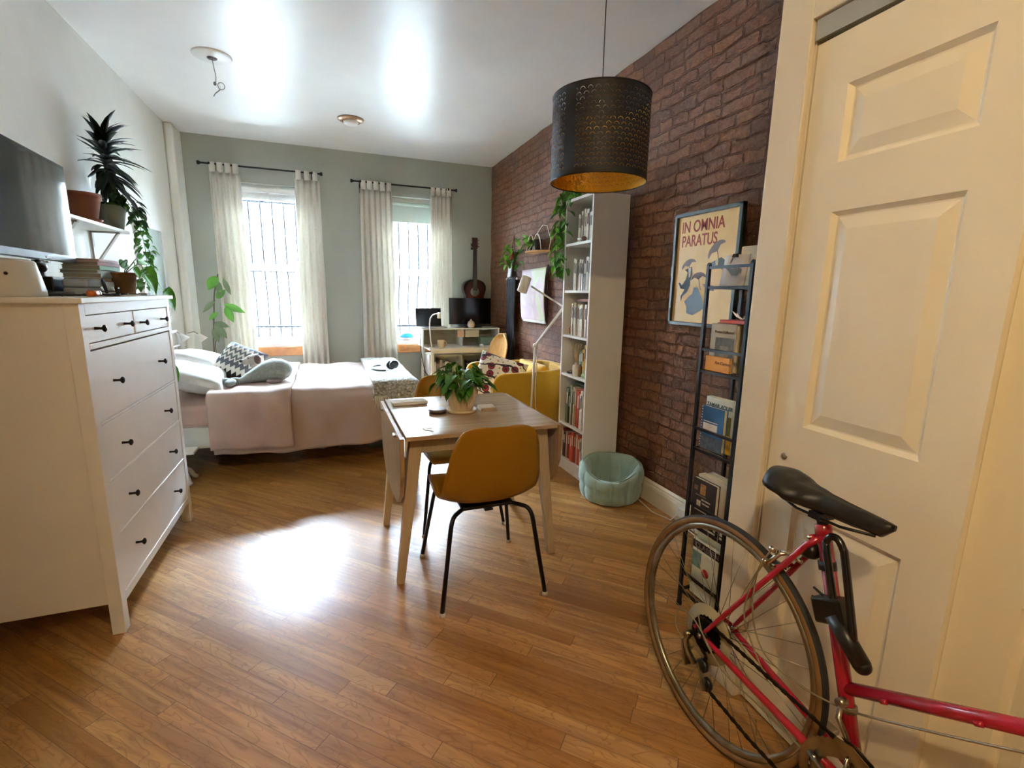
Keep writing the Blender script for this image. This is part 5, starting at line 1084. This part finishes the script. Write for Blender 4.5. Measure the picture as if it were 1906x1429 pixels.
def tb(name,a,b,r,m=redp,r2=None): return G().cyl(a,b,r,18,r2).obj(name,m,bike)
seat_top=(.252,0,.800)
tb('seat_tube',(BBs,0,BBu),seat_top,.0160)
HT=(.840,0,.765); HB=(.872,0,.655)
tb('top_tube',(.368,0,.468),(.846,0,.745),.0145); tb('down_tube',(BBs,0,BBu),(.868,0,.672),.0155); tb('head_tube',HB,HT,.0175)
tb('bottom_bracket_shell',(BBs,-.035,BBu),(BBs,.035,BBu),.020)
for s_ in (-1,1):
    g=G(); g.tube([(BBs-.01,s_*.022,BBu),(BBs-.10,s_*.034,BBu+.018),(.03,s_*.058,.340),(.0,s_*.060,.345)],[.0105,.0105,.008,.006],14); g.obj('chain_stay',redp,bike)
    g=G(); g.tube([(.256,s_*.018,.782),(.235,s_*.024,.755),(.01,s_*.058,.365),(.0,s_*.060,.350)],[.0075,.0078,.0065,.005],12); g.obj('seat_stay',redp,bike)
    G().prism([(-.040,.352),(-.030,.362),(.012,.362),(.030,.350),(.030,.338),(.008,.336),(-.005,.325),(-.018,.330)],s_*.058-.002,s_*.058+.002,ax='y').obj('dropout',redp,bike,bevel=.001)
    G().tube([(HB[0],s_*.006,HB[2]-.015),(HB[0]+.01,s_*.042,HB[2]-.03),(HB[0]+.055,s_*.052,.48),(.975,s_*.054,.39),(1.0,s_*.052,.345)],[.011,.012,.010,.008,.006],12).obj('fork_blade',redp,bike)
g=G(); g.cyl((.170,-.028,.660),(.170,.028,.660),.006,10); g.cyl((.05,-.04,.345+.04),(.05,.04,.345+.04),.0001,4); g.obj('stay_bridge',redp,bike)
g=G(); g.cyl((.235,-.020,.775),(.235,.020,.775),.006,12); g.lathe([(.0165,-.012),(.019,-.010),(.019,.012),(.0165,.014)],20,M=Matrix.Translation(seat_top)@Matrix.Rotation(RD(-19),4,'Y')); g.obj('seat_collar',redp,bike,)
G().cyl((.236,-.026,.776),(.236,.026,.776),.0035,8).obj('seat_bolt',chrome,bike)
tb('seat_post',(.256,0,.79),(.238,0,.842),.0128,black_met)
g=G(); g.tube([(.05,.0,.60)],.001) if False else None
# saddle
def sad(u,v):
    s_=.098+.300*u; a=2*pi*v
    w=.083*(1-.0*u) if u<.0 else 0
    prof=[(0,.034),(.04,.060),(.12,.074),(.25,.072),(.38,.052),(.52,.030),(.68,.0225),(.85,.0205),(.95,.0165),(1,.005)]
    for i in range(len(prof)-1):
        if u<=prof[i+1][0]+1e-9: q=(u-prof[i][0])/(prof[i+1][0]-prof[i][0]); q=q*q*(3-2*q) if i not in (0,8) else q; w=prof[i][1]*(1-q)+prof[i+1][1]*q; break
    top=.903+.012*max(0,1-abs(u-.10)/.16)**.5-.026*sin(min(1,max(0,(u-.12)/.75))*pi)**1.0*.0 -.022*u
    thk=.058-.020*abs(2*u-1)*.0+(.0 if u>.1 else -.01*(1-u*10)); thk=.062*(1-.42*u)
    if u>.93: thk*=max(.25,1-(u-.93)*9)
    if u<.05: thk*=.72+.28*u/.05
    co,si=cos(a),sin(a); y=w*math.copysign(abs(co)**.75,co)
    z=top-thk/2+thk/2*math.copysign(abs(si)**.8,si)
    if si>0: z-=.010*(abs(co)**2)*(w/.078)-.0; z-=.004*math.exp(-(y/.006)**2)*(.15<u<.75)
    else: z+=.0
    return (s_,y,z)
g=G().grid(sad,44,36,wv=True); g.f.append(tuple(range(36))); g.s.append(True); g.f.append(tuple(43*36+k for k in range(36))); g.s.append(True); g.obj('saddle',seatb,bike)
g=G()
for s_ in (-1,1): g.tube([(.14,s_*.03,.850),(.19,s_*.022,.832),(.30,s_*.022,.834),(.37,s_*.012,.845)],.0035,8)
g.box(.225,.255,-.026,.026,.826,.842); g.obj('saddle_rails',black_met,bike)
# drivetrain
CR=Matrix.Translation((BBs,-.046,BBu))@Matrix.Rotation(RD(90),4,'X')
def ringpoly(R,teeth,d=.003): return [((R+(d if k%2 else -.0))*cos(pi*k/teeth),(R+(d if k%2 else 0))*sin(pi*k/teeth)) for k in range(teeth*2)]
def toothring(R,rin,teeth,y):
    g=G(); o=ringpoly(R,teeth); n=len(o); vs=[]; 
    for yy in (y,y+.003): vs+=[(BBs+a,yy,BBu+b) for a,b in o]+[(BBs+rin*cos(2*pi*k/n),yy,BBu+rin*sin(2*pi*k/n)) for k in range(n)]
    fs=[]
    for k in range(n):
        q=(k+1)%n; fs+=[(k,q,n+q,n+k),(2*n+k,3*n+k,3*n+q,2*n+q),(k,2*n+k,2*n+q,q),(n+k,n+q,3*n+q,3*n+k)]
    return g.add(vs,fs)
cr=toothring(.103,.083,52,-.052).obj('chainring',silver,bike)
toothring(.082,.065,42,-.044).obj('inner_chainring',silver,cr)
g=G()
for k in range(5): a=2*pi*k/5+.35; g.tube([(BBs,-.058,BBu),(BBs+.05*cos(a),-.056,BBu+.05*sin(a)),(BBs+.088*cos(a),-.053,BBu+.088*sin(a))],[.014,.009,.008],10,flat=.5)
g.cyl((BBs,-.070,BBu),(BBs,-.045,BBu),.018,18); g.obj('spider',silver,cr)
for k in range(5): a=2*pi*k/5+.35; G().cyl((BBs+.074*cos(a),-.058,BBu+.074*sin(a)),(BBs+.074*cos(a),-.048,BBu+.074*sin(a)),.0055,10).obj('chainring_bolt',chrome,cr)
for s_,an,y0 in ((-1,RD(12),-.075),(1,RD(192),.062)):
    e=(BBs+.17*cos(an),y0-.004*0,BBu+.17*sin(an)); G().tube([(BBs,y0,BBu),e],[.013,.010],12).obj('crank_arm',silver,bike)
    g=G(); y1=y0+s_*.05 if s_<0 else y0+.05; p=(e[0],(y0+s_*.055),e[2]); g.cyl(e,p,.006,10); g.box(e[0]-.03,e[0]+.03,min(y0+s_*.02,y0+s_*.085),max(y0+s_*.02,y0+s_*.085),e[2]-.008,e[2]+.008); g.obj('pedal',chrome,bike,bevel=.003)
def chainpath(pts): 
    g=G(); P=[Vector(p) for p in pts]
    L=[0]
    for i in range(1,len(P)): L.append(L[-1]+(P[i]-P[i-1]).length)
    n=int(L[-1]/.0127)
    def at(s_):
        for i in range(1,len(P)):
            if s_<=L[i]+1e-9: return P[i-1].lerp(P[i],(s_-L[i-1])/max(1e-9,L[i]-L[i-1]))
        return P[-1]
    for k in range(n):
        a,b=at(L[-1]*k/n),at(L[-1]*(k+1)/n); g.bar(a,b,.0065 if k%2 else .0045,.0085 if k%2 else .007,(0,0,1))
    return g.obj('chain',mat('oily_chain','#221c18',.45,metal=.6),bike)
yc=-.0505
top=[(0.0+.047*cos(a),yc,.345+.047*sin(a)) for a in [RD(d) for d in (190,160,130,100,75)]]
ring_=[(BBs+.104*cos(a),yc,BBu+.104*sin(a)) for a in [RD(d) for d in (100,70,40,10,-20,-50,-80,-105)]]
jock=[(.045,yc,.195),(.022,yc,.205),(.005,yc,.235),(.018,yc,.262),(.020,yc,.288),(-.010,yc,.300),(-.040,yc,.322)]
chainpath(top+ring_+[(.20,yc,.178)]+jock+[top[0]])
g=G(); g.cyl((.012,yc-.006,.250),(.012,yc+.006,.250),.020,14); g.cyl((.036,yc-.006,.207),(.036,yc+.006,.207),.020,14); der=g.obj('jockey_wheel',black_pl,bike)
g=G(); g.tube([(-.035,-.068,.330),(-.045,-.074,.300),(-.030,-.072,.268),(0,-.070,.250)],[.010,.011,.012,.010],10,flat=.6)
g.bar((-.052,-.075,.300),(-.020,-.078,.235),.006,.020,(0,1,0)); g.bar((.008,-.060,.262),(.044,-.060,.194),.004,.020,(0,1,0)); g.bar((.008,-.041,.262),(.044,-.041,.194),.003,.018,(0,1,0)); g.cyl((-.04,-.085,.325),(-.04,-.062,.325),.009,12); g.obj('rear_derailleur',silver,der); der.name='derailleur_wheel'
g=G(); g.prism([(.405,.392),(.440,.398),(.475,.388),(.505,.360),(.515,.335),(.500,.345),(.470,.372),(.430,.380),(.400,.374)],-.062,-.060,ax='y'); g.prism([(.405,.385),(.440,.392),(.475,.382),(.505,.354),(.512,.330),(.495,.342),(.465,.366),(.430,.372)],-.042,-.040,ax='y'); g.tube([(.385,-.032,.45),(.395,-.048,.425),(.425,-.051,.395)],[.005,.006,.005],10); g.cyl((.385,-.04,.452),(.385,-.02,.452),.010,12); fd=g.obj('front_derailleur',silver,bike)
G().lathe([(.017,-.007),(.0195,-.007),(.0195,.007),(.017,.007)],22,M=Matrix.Translation((.383,0,.428))@Matrix.Rotation(RD(-19),4,'Y')).obj('clamp_band',silver,fd)
# rear brake
g=G()
for s_ in (-1,1): g.tube([(.190,s_*.002,.705),(.175,s_*.030,.700),(.155,s_*.038,.668),(.150,s_*.024,.652)],[.005,.006,.006,.005],10); g.box(.128,.170,s_*.016-.004,s_*.016+.004,.645,.655)
g.cyl((.155,0,.695),(.215,0,.695),.005,10); g.cyl((.165,-.03,.700),(.165,-.052,.712),.0075,10); g.cyl((.150,-.036,.668),(.150,-.052,.668),.006,10); g.obj('rear_brake',mat('bright_alloy','#c2bcae',.2,metal=1),bike)
def cable(name,pts,r=.0022,m=None): 
    P=catmull([list(p) for p in pts],8); return G().tube([tuple(p) for p in P],r,7).obj(name,m or mat('cable_housing','#7d7358',.4),bike)
cable('brake_cable',[(.165,-.048,.71),(.150,-.066,.64),(.155,-.062,.52),(.205,-.058,.44),(.30,-.045,.425),(.375,-.022,.430)])
cable('brake_cable',[(.150,-.044,.668),(.135,-.060,.60),(.130,-.062,.50),(.17,-.050,.42),(.215,-.045,.37)])
cable('shift_cable',[(.375,-.022,.430),(.44,-.020,.462),(.60,-.019,.560),(.80,-.018,.690)],.0026,mat('steel_cable','#a59c86',.3,metal=.8))
cable('derailleur_cable',[(.05,-.066,.330),(-.03,-.075,.385),(-.085,-.080,.375),(-.088,-.080,.320),(-.05,-.078,.295)])
cable('derailleur_cable',[(-.02,-.066,.40),(.02,-.070,.350),(.10,-.062,.300),(.20,-.045,.285),(.40,-.028,.262)])
for s0 in (.455,.600): 
    u0=.468+(s0-.368)*.5795; G().lathe([(.003,-.006),(.0055,-.006),(.0055,.006),(.003,.006)],10,M=Matrix.Translation((s0,-.0175,u0-.006))@Matrix.Rotation(RD(60),4,'Y')).obj('cable_stop',redp,bike)
g=G(); g.tube([(.455,.012,.30),(.478,.0,.43),(.455,-.002,.445)],.004,6) if False else None
# handlebars, stem, front brake
tb('stem',(.835,0,.765),(.818,0,.85),.011,silver); g=G(); g.cyl((.818,0,.845),(.90,0,.868),.011,12)
for s_ in (-1,1): g.tube([(.90,0,.868),(.905,s_*.12,.868),(.925,s_*.19,.868),(.99,s_*.20,.862),(1.01,s_*.205,.82),(.99,s_*.205,.765),(.92,s_*.205,.74)],.0115,12)
g.obj('handlebar',mat('black_bar_tape','#17171a',.7,bump=.3),bike)
# u-lock carried on the seat tube
t=thing('u_lock','black U shaped bike lock mounted on the red seat tube','bike lock',(1.041,.986,0),rot=BM.to_euler())
sh=[(.352,-.036,.600),(.292,-.036,.770),(.288,-.036,.792),(.295,-.036,.808),(.310,-.036,.810),(.325,-.036,.795),(.336,-.036,.768),(.388,-.036,.600)]
G().tube([tuple(p) for p in catmull([list(p) for p in sh],5)],.0085,12).obj('shackle',mat('black_vinyl_lock','#0f0f12',.22,coat=.4),t)
G().cyl((.335,-.036,.635),(.412,-.036,.567),.019,20).obj('crossbar',black_pl,t); G().sph((.412,-.036,.567),.0185,14).obj('end_cap',black_pl,t)
g=G(); g.box(-.034,.036,-.026,.020,-.030,.028); o=g.obj('mount_bracket',black_pl,t,bevel=.006); o.location=(.322,-.022,.640); o.rotation_euler=(0,RD(-25),0)
for k in range(2): G().cyl((.275,-.03,.668-k*.022),(.300,-.03,.662-k*.022),.003,8).obj('bracket_screw',black_pl,t)
t=thing('rear_light','small round bike light strapped on the seat tube','bike light',(1.041,.986,0),rot=BM.to_euler())
G().lathe([(0,0),(.020,0),(.021,.012),(.019,.026),(.012,.034)],20,M=Matrix.Translation((.222,-.006,.735))@Matrix.Rotation(RD(75),4,'Y')).obj('housing',black_pl,t)
G().lathe([(0,-.003),(.016,-.002),(.019,.002)],20,M=Matrix.Translation((.222,-.006,.735))@Matrix.Rotation(RD(75),4,'Y')).obj('lens',mat('clear_lens','#a8a296',.15,metal=.4),t)
G().lathe([(.0165,-.010),(.0195,-.010),(.0195,.010),(.0165,.010)],22,M=Matrix.Translation((.277,0,.722))@Matrix.Rotation(RD(-19),4,'Y')).obj('strap',black_pl,t)
# ================================================================== television and things on the chest
t=thing('television','flat black television standing on the white chest of drawers','television',(-1.028,2.435,1.31),RD(93.2))
g=G(); g.box(-.375,.375,-.0,.035,.140,.555); g.box(-.25,.25,-.0+.030,.065,.19,.46); tvb=g
o=tvb.obj('cabinet',mat('gloss_black_bezel','#18191c',.18),t,bevel=.004); 
G().box(-.357,.357,-.0015,.0,.170,.538).obj('screen',mat('lcd_screen','#1c1f23',.05,spec=.6,var=0),t)
G().box(.07,.12,-.0025,-.0,.149,.157).obj('logo_plate',mat('silver_logo','#cfd2d4',.3),t)
g=G(); g.sph((.03,.02,.112),(.036,.033,.028),18); g.tube([(.03,.02,.02),(.03,.02,.10)],[.030,.022],16); g.obj('stand_neck',black_pl,t)
G().lathe([(0,0),(.10,0),(.11,.006),(.105,.014),(.05,.022),(0,.024)],36,c=(.03,.02,0)).obj('stand_base',black_pl,t)
t=thing('white_appliance','white tapered tabletop appliance at the near end of the chest','appliance',(-1.035,2.215,1.31))
G().lathe([(0,0),(.100,0),(.104,.006),(.103,.022),(.085,.118),(.080,.124),(.074,.124),(.073,.128),(.0,.130)],40).obj('body',mat('white_appliance_plastic','#d5d2c8',.3,var=.01),t)
for dx in (-1,0): a=RD(-62+dx*26); G().sph((.093*cos(a),.093*sin(a),.078),.006,8).obj('sensor_dot',black_pl,t)
tag(G().box(-1.13,-1.0,2.45,2.545,1.31,1.385).obj('black_box',black_pl,bevel=.004),'black box under the television on the chest','box')
for k in range(2):
    g=rbox(G(),-.985,-.90,2.47,2.62,1.311+.034*k,1.345+.034*k,n=6,w=.002); o=g.obj('fabric_pouch',mat('light_grey_felt','#9aa2a8',.9),None); tag(o,['grey felt pouch on the chest, lower of the stacked pair','grey felt pouch on the chest, upper of the stacked pair'][k],'pouch','grey felt pouches')
stk=[('#d9d4ca',.020,'white'),('#e9e6df',.018,'bright white'),('#a9a69e',.024,'grey'),('#f0ede6',.016,'thin white'),('#9db0b2',.020,'pale blue grey'),('#b8c2bd',.016,'silver green'),('#7fae84',.020,'green'),('#c99a97',.017,'pink'),('#d8b6b0',.012,'pale pink')]
z=1.310; rr=random.Random(3)
for i,(hc,th,cn) in enumerate(stk):
    t=thing('book','%s book in the flat stack on the chest, number %d from the bottom'%(cn,i+1),'book',(-1.065+rr.uniform(-.006,.006),2.985+rr.uniform(-.01,.01),z),RD(rr.uniform(-4,4)),group='stack of books on the chest')
    w=.068+rr.uniform(0,.006); d=.118+rr.uniform(-.008,.008); g=G(); g.box(-w,w,-d,d,0,.002); g.box(-w,w,-d,d,th-.002,th); g.box(w-.002,w,-d,d,0,th); g.obj('cover',mat('stack_cover_'+hc[1:],hc,.6),t); G().box(-w+.003,w-.002,-d+.003,d-.003,.002,th-.002).obj('pages',mat('tan_pages','#8f836d',.85),t); z+=th+.0006
t=thing('compact_mirror','dark navy rounded compact lying open on cables on the chest','compact mirror',(-.895,2.62,1.318),RD(20)); G().lathe([(0,-.006),(.030,-.006),(.034,0),(.030,.006),(0,.006)],24,M=Matrix.Translation((0,0,.034))@Matrix.Rotation(RD(80),4,'Y')).obj('lid',mat('navy_gloss','#101525',.3),t); G().lathe([(0,0),(.030,0),(.032,.008),(0,.008)],24,c=(.02,0,-.007)).obj('base',black_pl,t)
t=thing('eyeglasses','thin dark eyeglasses lying on the front of the chest','eyeglasses',(-.86,2.66,1.3105),RD(15)); g=G()
for s_ in (-1,1): g.tube([(.0,s_*.032+.024*cos(a),.018+.017*sin(a)) for a in [2*pi*i/20 for i in range(20)]],.0018,6,closed=True); g.tube([(0,s_*.056,.02),(-.06,s_*.050,.018),(-.12,s_*.045,.004)],.0018,6)
g.tube([(0,-.008,.022),(0,.008,.022)],.0018,6); g.obj('frame',black_met,t)
g=G(); rr=random.Random(8); p=[(-.87,2.18,1.314)]
for k in range(16): p.append((-.87+.045*sin(k*1.9)+.01*rr.random(),2.20+k*.042,1.314+.006*rr.random()))
g.tube([tuple(q) for q in catmull([list(a) for a in p],4)],.0022,6); tag(g.obj('charging_cable',cord_b),'tangled black cable along the front edge of the chest','cable')
t=thing('pill_bottle','small orange bottle lying on the front of the chest','bottle',(-.835,2.33,1.323),RD(0)); G().cyl((0,-.03,0),(0,.03,0),.012,16).obj('body',mat('amber_plastic','#c2611c',.3),t); G().cyl((0,.03,0),(0,.045,0),.0125,16).obj('cap',white_pl,t)
tag(G().box(-.90,-.84,2.72,2.86,1.3105,1.316).obj('white_card',paper,bevel=.001),'white card lying on the front of the chest','card')
tag(G().box(-.86,-.825,2.90,2.95,1.3105,1.322).obj('grey_matchbox',mat('grey_matchbox','#7c7c78',.6)),'small grey matchbox at the far end of the chest','box')
# pots and plants on the left wall shelf
t=thing('wall_shelf','white shelf on bracket high on the left wall','shelf',(XL,3.10,1.685)); G().box(0,.165,0,.80,0,.018).obj('board',white_lac,t,bevel=.002)
for y in (.12,.68):
    g=G(); g.box(0,.15,y-.012,y+.012,-.010,0); g.box(0,.010,y-.012,y+.012,-.22,0); g.bar((.006,y,-.21),(.14,y,-.006),.034,.008)
    g.obj('bracket',mat('grey_white_bracket','#b5b1a6',.5),t)
def potv(name,label,loc,r0,r1,h,m):
    t=thing(name,label,'plant pot',loc); G().lathe([(0,0),(r0,0),(r1*.98,h*.80),(r1*1.06,h*.80),(r1*1.08,h),(r1*.97,h),(r1*.93,h*.82),(0,h*.80)],36).obj('pot',m,t); G().lathe([(0,h*.86),(r1*.95,h*.86)],24).obj('soil',soil,t); return t
t=potv('planter','brown terracotta pot on the wall shelf next to the television',(-1.232,3.46,1.7035),.058,.083,.150,terra); G().lathe([(0,0),(.074,0),(.084,.014),(.078,.014),(.06,.004),(0,.004)],30).obj('saucer',terra,t)
t=thing('dracaena_plant','spiky dark plant with drooping strap leaves in a grey green pot on the wall shelf','potted plant',(-1.215,3.80,1.7035))
G().lathe([(0,0),(.055,0),(.080,.135),(.076,.138),(.070,.12),(0,.12)],30).obj('pot',mat('grey_green_pot','#6b705f',.5),t)
g=G(); g.tube([(0,0,.11),(.01,.01,.25),(.0,.0,.38),(.008,.0,.53)],[.010,.009,.008,.006],8); g.obj('stem',mat('brown_stem','#4b4030',.8),t)
g=G(); rr=random.Random(17)
for i in range(96):
    k=i/95; zc=.27+.26*k; a=i*2.4+rr.uniform(-.3,.3); el=-.35+1.5*k**1.4+rr.uniform(-.15,.15); L=.232*(1-.25*k)*rr.uniform(.8,1.1)
    dx,dy=cos(a)*.72,sin(a)
    if dx<0: dx*=.25; L*=.8
    d=(dx*cos(el),dy*cos(el),sin(el)); g.leaf((.004,0,zc),d,(0,0,1),L,.038,'strap',.42)
g.v=[(max(a,-.098),b,c) for a,b,c in g.v]; g.obj('leaves',mat('dark_strap_leaf','#1c2f26',.4,var=.3),t)
vine('ivy','dense ivy spilling from the grey green pot down to the chest of drawers',[(-1.20,3.80,1.86),(-1.15,3.90,1.85),(-1.12,3.95,1.74),(-1.11,3.97,1.62),(-1.09,3.90,1.52),(-1.05,3.72,1.42),(-1.02,3.55,1.34)],95,.046,leaf_g,41,.045,dn=.7)
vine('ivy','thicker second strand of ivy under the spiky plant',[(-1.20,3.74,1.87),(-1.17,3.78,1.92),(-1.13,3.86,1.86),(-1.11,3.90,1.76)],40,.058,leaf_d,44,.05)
t=thing('leafy_potted_plant','brown pot with big light green leaves at the far end of the chest','potted plant',(-.955,3.045,1.31))
G().lathe([(0,0),(.040,0),(.052,.095),(.055,.095),(.055,.112),(.049,.112),(.046,.10),(0,.098)],30).obj('pot',mat('mossy_terracotta','#6e4a26',.8,var=.3,vs=20),t)
g=G(); st=G()
for b,tip,L,W_ in (((0,0,.10),(.06,.10,.12),.135,.115),((0,0,.10),(.115,.205,.015),.125,.095),((0,0,.10),(.03,.13,.17),.10,.03),((0,0,.10),(-.02,.05,.15),.07,.05),((0,0,.10),(.0,-.03,.15),.06,.05),((0,0,.10),(.05,-.01,.13),.06,.05),((0,0,.1),(.10,.21,-.42),.10,.075),((0,0,.1),(.09,.22,-.45),.07,.05)):
    B=Vector(b); T=Vector(tip); mid=(B+T)/2+Vector((0.02,0.02,.05)); pts=[B,mid,T] if T.z>-.1 else [B,Vector((.06,.17,.08)),Vector((.085,.20,-.1)),T]
    st.tube([tuple(p) for p in catmull([list(p) for p in pts],5)],.0022,6); g.leaf(T,(.25,.35,-.75) if T.z<.14 else (.2,.8,.0),(.9,-.35,.3),L,W_,'heart',.1)
g.obj('leaves',mat('bright_leaf','#4d9426',.4,var=.2,vs=10),t); st.obj('stems',leaf_g,t)
# mirror on the left wall
t=thing('wall_mirror','white framed mirror on the left wall beyond the chest','mirror',(XL+.002,4.545,1.05)); W_,H_=.60,.825
g=G(); b=.05; g.box(0,.022,0,W_,0,b); g.box(0,.022,0,W_,H_-b,H_); g.box(0,.022,0,b,b,H_-b); g.box(0,.022,W_-.012,W_,b,H_-b); g.obj('frame',white_lac,t,bevel=.002)
G().box(.004,.014,b,W_-.012,b,H_-b).obj('mirror_glass',mat('silvered_glass','#c9d4cf',.22,metal=.85,var=0),t)
# tall plant between bed and window wall
t=thing('tall_window_plant','thin tall plant with broad leaves in the corner left of the bed window','potted plant',(-1.03,5.50,0))
G().lathe([(0,0),(.10,0),(.13,.24),(.12,.24),(.10,.20),(0,.20)],28).obj('pot',terra,t); G().lathe([(0,.21),(.11,.21)],20).obj('soil',soil,t)
g=G(); g.tube([tuple(p) for p in catmull([[0,0,.2],[-.03,0,.6],[-.03,0,.85],[-.005,0,1.10],[.015,0,1.30],[.06,0,1.49]],5)],.006,8); g.tube([tuple(p) for p in catmull([[0,0,.2],[.01,0,.55],[-.02,0,.78],[.01,0,.95],[-.02,0,1.06]],5)],.004,8); g.tube([(0.02,0,.3),(.02,0,.72),(.05,0,.64),(.08,0,.55)],.004,6); g.obj('stem',mat('thin_brown_stem','#5c5442',.8),t)
g=G(); ld=G()
for (x,z,dx,dz,L,w,l) in ((.055,1.47,-.5,-.75,.16,.10,0),(.06,1.42,.05,-1,.15,.06,1),(.10,1.45,.35,-.9,.17,.05,1),(.02,1.24,-.75,-.75,.17,.05,1),(.03,1.26,.55,.55,.12,.07,0),(.09,1.20,.85,-.35,.20,.07,0),(.10,1.18,.35,-.85,.17,.075,0),(-.01,1.02,.9,-.25,.14,.06,1),(-.01,1.00,.6,-.75,.17,.08,1),(.03,1.12,-.6,-.5,.11,.05,0),(-.02,.97,.25,-.9,.15,.07,1)):
    (ld if l else g).leaf((x,0,z),(dx,-.25,dz),(.0,-1,.25),L,w,'lance',.15)
g.obj('leaves',mat('fresh_leaf','#5b9a35',.4,var=.15),t); ld.obj('older_leaves',mat('grey_green_leaf','#6c7d5b',.5,var=.15),t)
for k,(p,lb) in enumerate((((-1.215,5.09,.915),'small white cone reading lamp clipped on the headboard, the nearer one'),((-1.14,5.40,.885),'small white cone reading lamp beyond the headboard, the further one'))):
    t=thing('reading_lamp',lb,'reading lamp',p,group='white cone lamps by the headboard'); G().lathe([(.008,.04),(.012,.04),(.042,-.03),(.040,-.031),(.010,.036)],20,M=Matrix.Rotation(RD(-35),4,'Y')).obj('shade',white_pl,t)
    g=G(); g.tube([(-.02,0,.03),(-.05,-.03,.06),(-.085,-.05*(1+k),.05)],.004,6); g.obj('arm',chrome,t)
